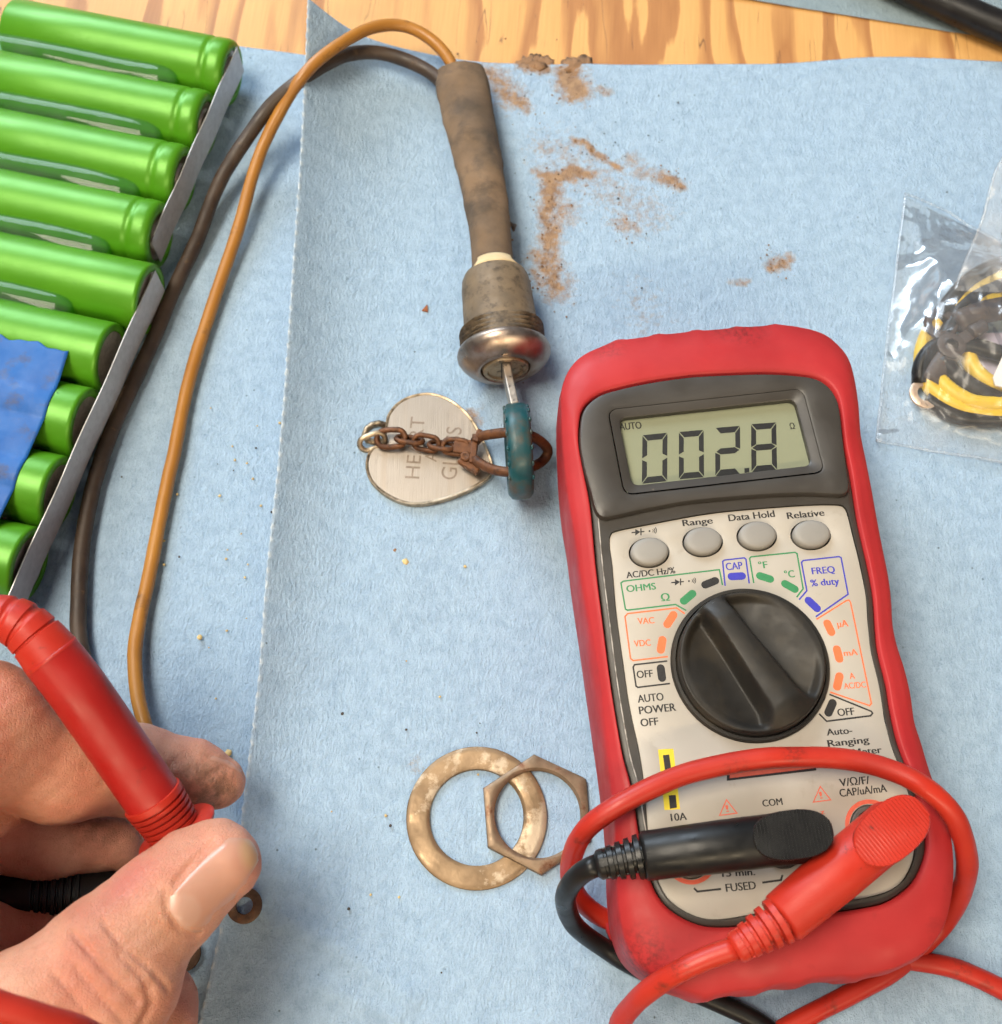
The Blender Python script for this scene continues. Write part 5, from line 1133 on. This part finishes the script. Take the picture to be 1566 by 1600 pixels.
# ------------------------------------------------------------------ crumbs and grit
M_RFLAKE = simple('rust_flake', (.30, .10, .03), (.20, .06, .02), .8, .8); M_SEED = simple('pale_crumb', (.66, .52, .25), (.50, .36, .16), .8, .8); M_DIRT = simple('dry_dirt', (.20, .11, .055), (.30, .17, .09), .5, .95, bmp=.8, bscale=1.5, bdist=.3); M_GRIT = simple('dark_grit', (.03, .03, .035), (.08, .06, .05), 1, .9)
def blob(ce, r_, flat=.6, seed=0, n=9, m=6, rough=.35, mat=None):
    v, f = [], []; R_ = []
    for i in range(m + 1):
        th = math.pi * i / m; R_.append([np.asarray(ce) + r_ * (1 + rough * mnoise.noise((math.sin(th) * math.cos(q) * 1.6 + seed * 7.3, math.sin(th) * math.sin(q) * 1.6, math.cos(th) * 1.6))) * np.array([max(.02, math.sin(th)) * math.cos(q), max(.02, math.sin(th)) * math.sin(q), flat * math.cos(th)]) for q in np.arange(n) * 2 * math.pi / n])
    return rings(np.array(R_))
fl = at(664, 483, .9); tri = P((659, 486, .9), (669, 488, .9), (668, 476, 1.2)); v, f = rings(np.array([setz(tri, .75), tri + [0, 0, .3]])); add('rust_flake', v, f, M_RFLAKE, loc=fl, smooth=False, label='small triangular rust flake left of the key switch', cat='rust flake')
for (u, v_, r_, m_, nm, lab, ct) in ((617, 860, .75, M_DIRT, 'husk', 'tiny brown husk on the towel below the heart tag', 'husk'), (634, 878, .9, M_SEED, 'crumb', 'pale crumb just below the brown husk', 'crumb'), (540, 778, .65, M_SEED, 'crumb', 'pale crumb left of the heart tag\'s lower edge', 'crumb'),
                                     (357, 1176, .8, M_SEED, 'crumb', 'pale crumb just above the index fingertip', 'crumb'), (312, 996, .65, M_SEED, 'crumb', 'pale crumb right of the tan wire, above the hand', 'crumb')):
    q = at(u, v_, .9); v, f = blob(q, r_, .55, u); add(nm, v, f, m_, loc=q * [1, 1, .6], label=lab, cat=ct)
for (l, lab) in (([(895, 105, 4.2), (912, 103, 3.0), (902, 122, 3.6), (898, 140, 2.4), (905, 143, 1.6), (886, 112, 2.2)], 'larger pile of brown dirt on the towel edge by the wood'), ([(820, 102, 2.6), (836, 100, 3.0), (850, 97, 2.2), (832, 92, 1.8)], 'smaller pile of brown dirt nearest the rubber sleeve, on the towel edge')):
    v, f = merge(*[blob(at(u, v_, .5), r_, .07, u, 22, 6, 1.1) for u, v_, r_ in l]); add('dirt_pile', v, f, M_DIRT, loc=at(l[0][0], l[0][1], .5), label=lab, cat='dirt', group='dirt piles')
L = []
spots = [(803, 107), (805, 150), (830, 116), (812, 178), (640, 226), (652, 332), (877, 230), (966, 310), (1003, 450), (1010, 365), (660, 425), (600, 560), (648, 550), (945, 132), (820, 150), (790, 60), (745, 65), (715, 84), (838, 84), (870, 62), (1170, 110), (1060, 160), (1480, 300), (1418, 345), (1340, 340), (575, 830), (450, 985), (535, 1115), (635, 1140), (745, 1145), (750, 1130), (610, 1290), (505, 1300), (440, 1370), (545, 1420), (690, 1520), (365, 1555), (425, 800), (400, 700), (365, 735), (340, 725), (280, 870), (190, 745)]
for i, (u, v_) in enumerate(spots): L.append(blob(at(u, v_, .85), .16 + .24 * ((i * 37) % 10) / 10, .6, i, 7, 4))
for i in range(60):
    u, v_ = rng.normal(900, 90), rng.normal(230, 120)
    if 105 < v_ < 480 and u > 800: L.append(blob(at(u, v_, .8), rng.uniform(.10, .26), .6, i, 6, 4))
Lb = []
for k in range(420):
    pts, w_, a_ = STAINS[int(rng.integers(0, 13))]; t = rng.uniform(); i0 = int(rng.integers(0, len(pts) - 1)); u0, v0 = np.array(pts[i0]) * (1 - t) + np.array(pts[i0 + 1]) * t
    u0 += rng.normal(0, w_ * 5.5); v0 += rng.normal(0, w_ * 5.5)
    if v0 > 100: Lb.append(blob(at(u0, v0, .75), .08 + .30 * rng.uniform() ** 3, .6, k, 6, 4))
v, f = merge(*Lb); add('loose_dirt', v, f, M_DIRT, kind='stuff', label='loose brown dirt grains around the stains on the towel', cat='dirt')
v, f = merge(*L); add('grit', v, f, M_GRIT, kind='stuff', label='scattered dark grit specks on the blue towel', cat='grit')
L = []
for i in range(46):
    u, v_ = (rng.uniform(230, 760), rng.uniform(600, 1560)) if i % 2 else (rng.normal(400, 50), rng.normal(840, 120))
    if v_ > 1130 and u < 430: continue
    L.append(blob(at(u, v_, .8), rng.uniform(.18, .42), .6, i, 6, 4))
v, f = merge(*L); add('pale_crumb_dust', v, f, M_SEED, kind='stuff', label='scattered pale wood dust specks on the blue towel', cat='dust')
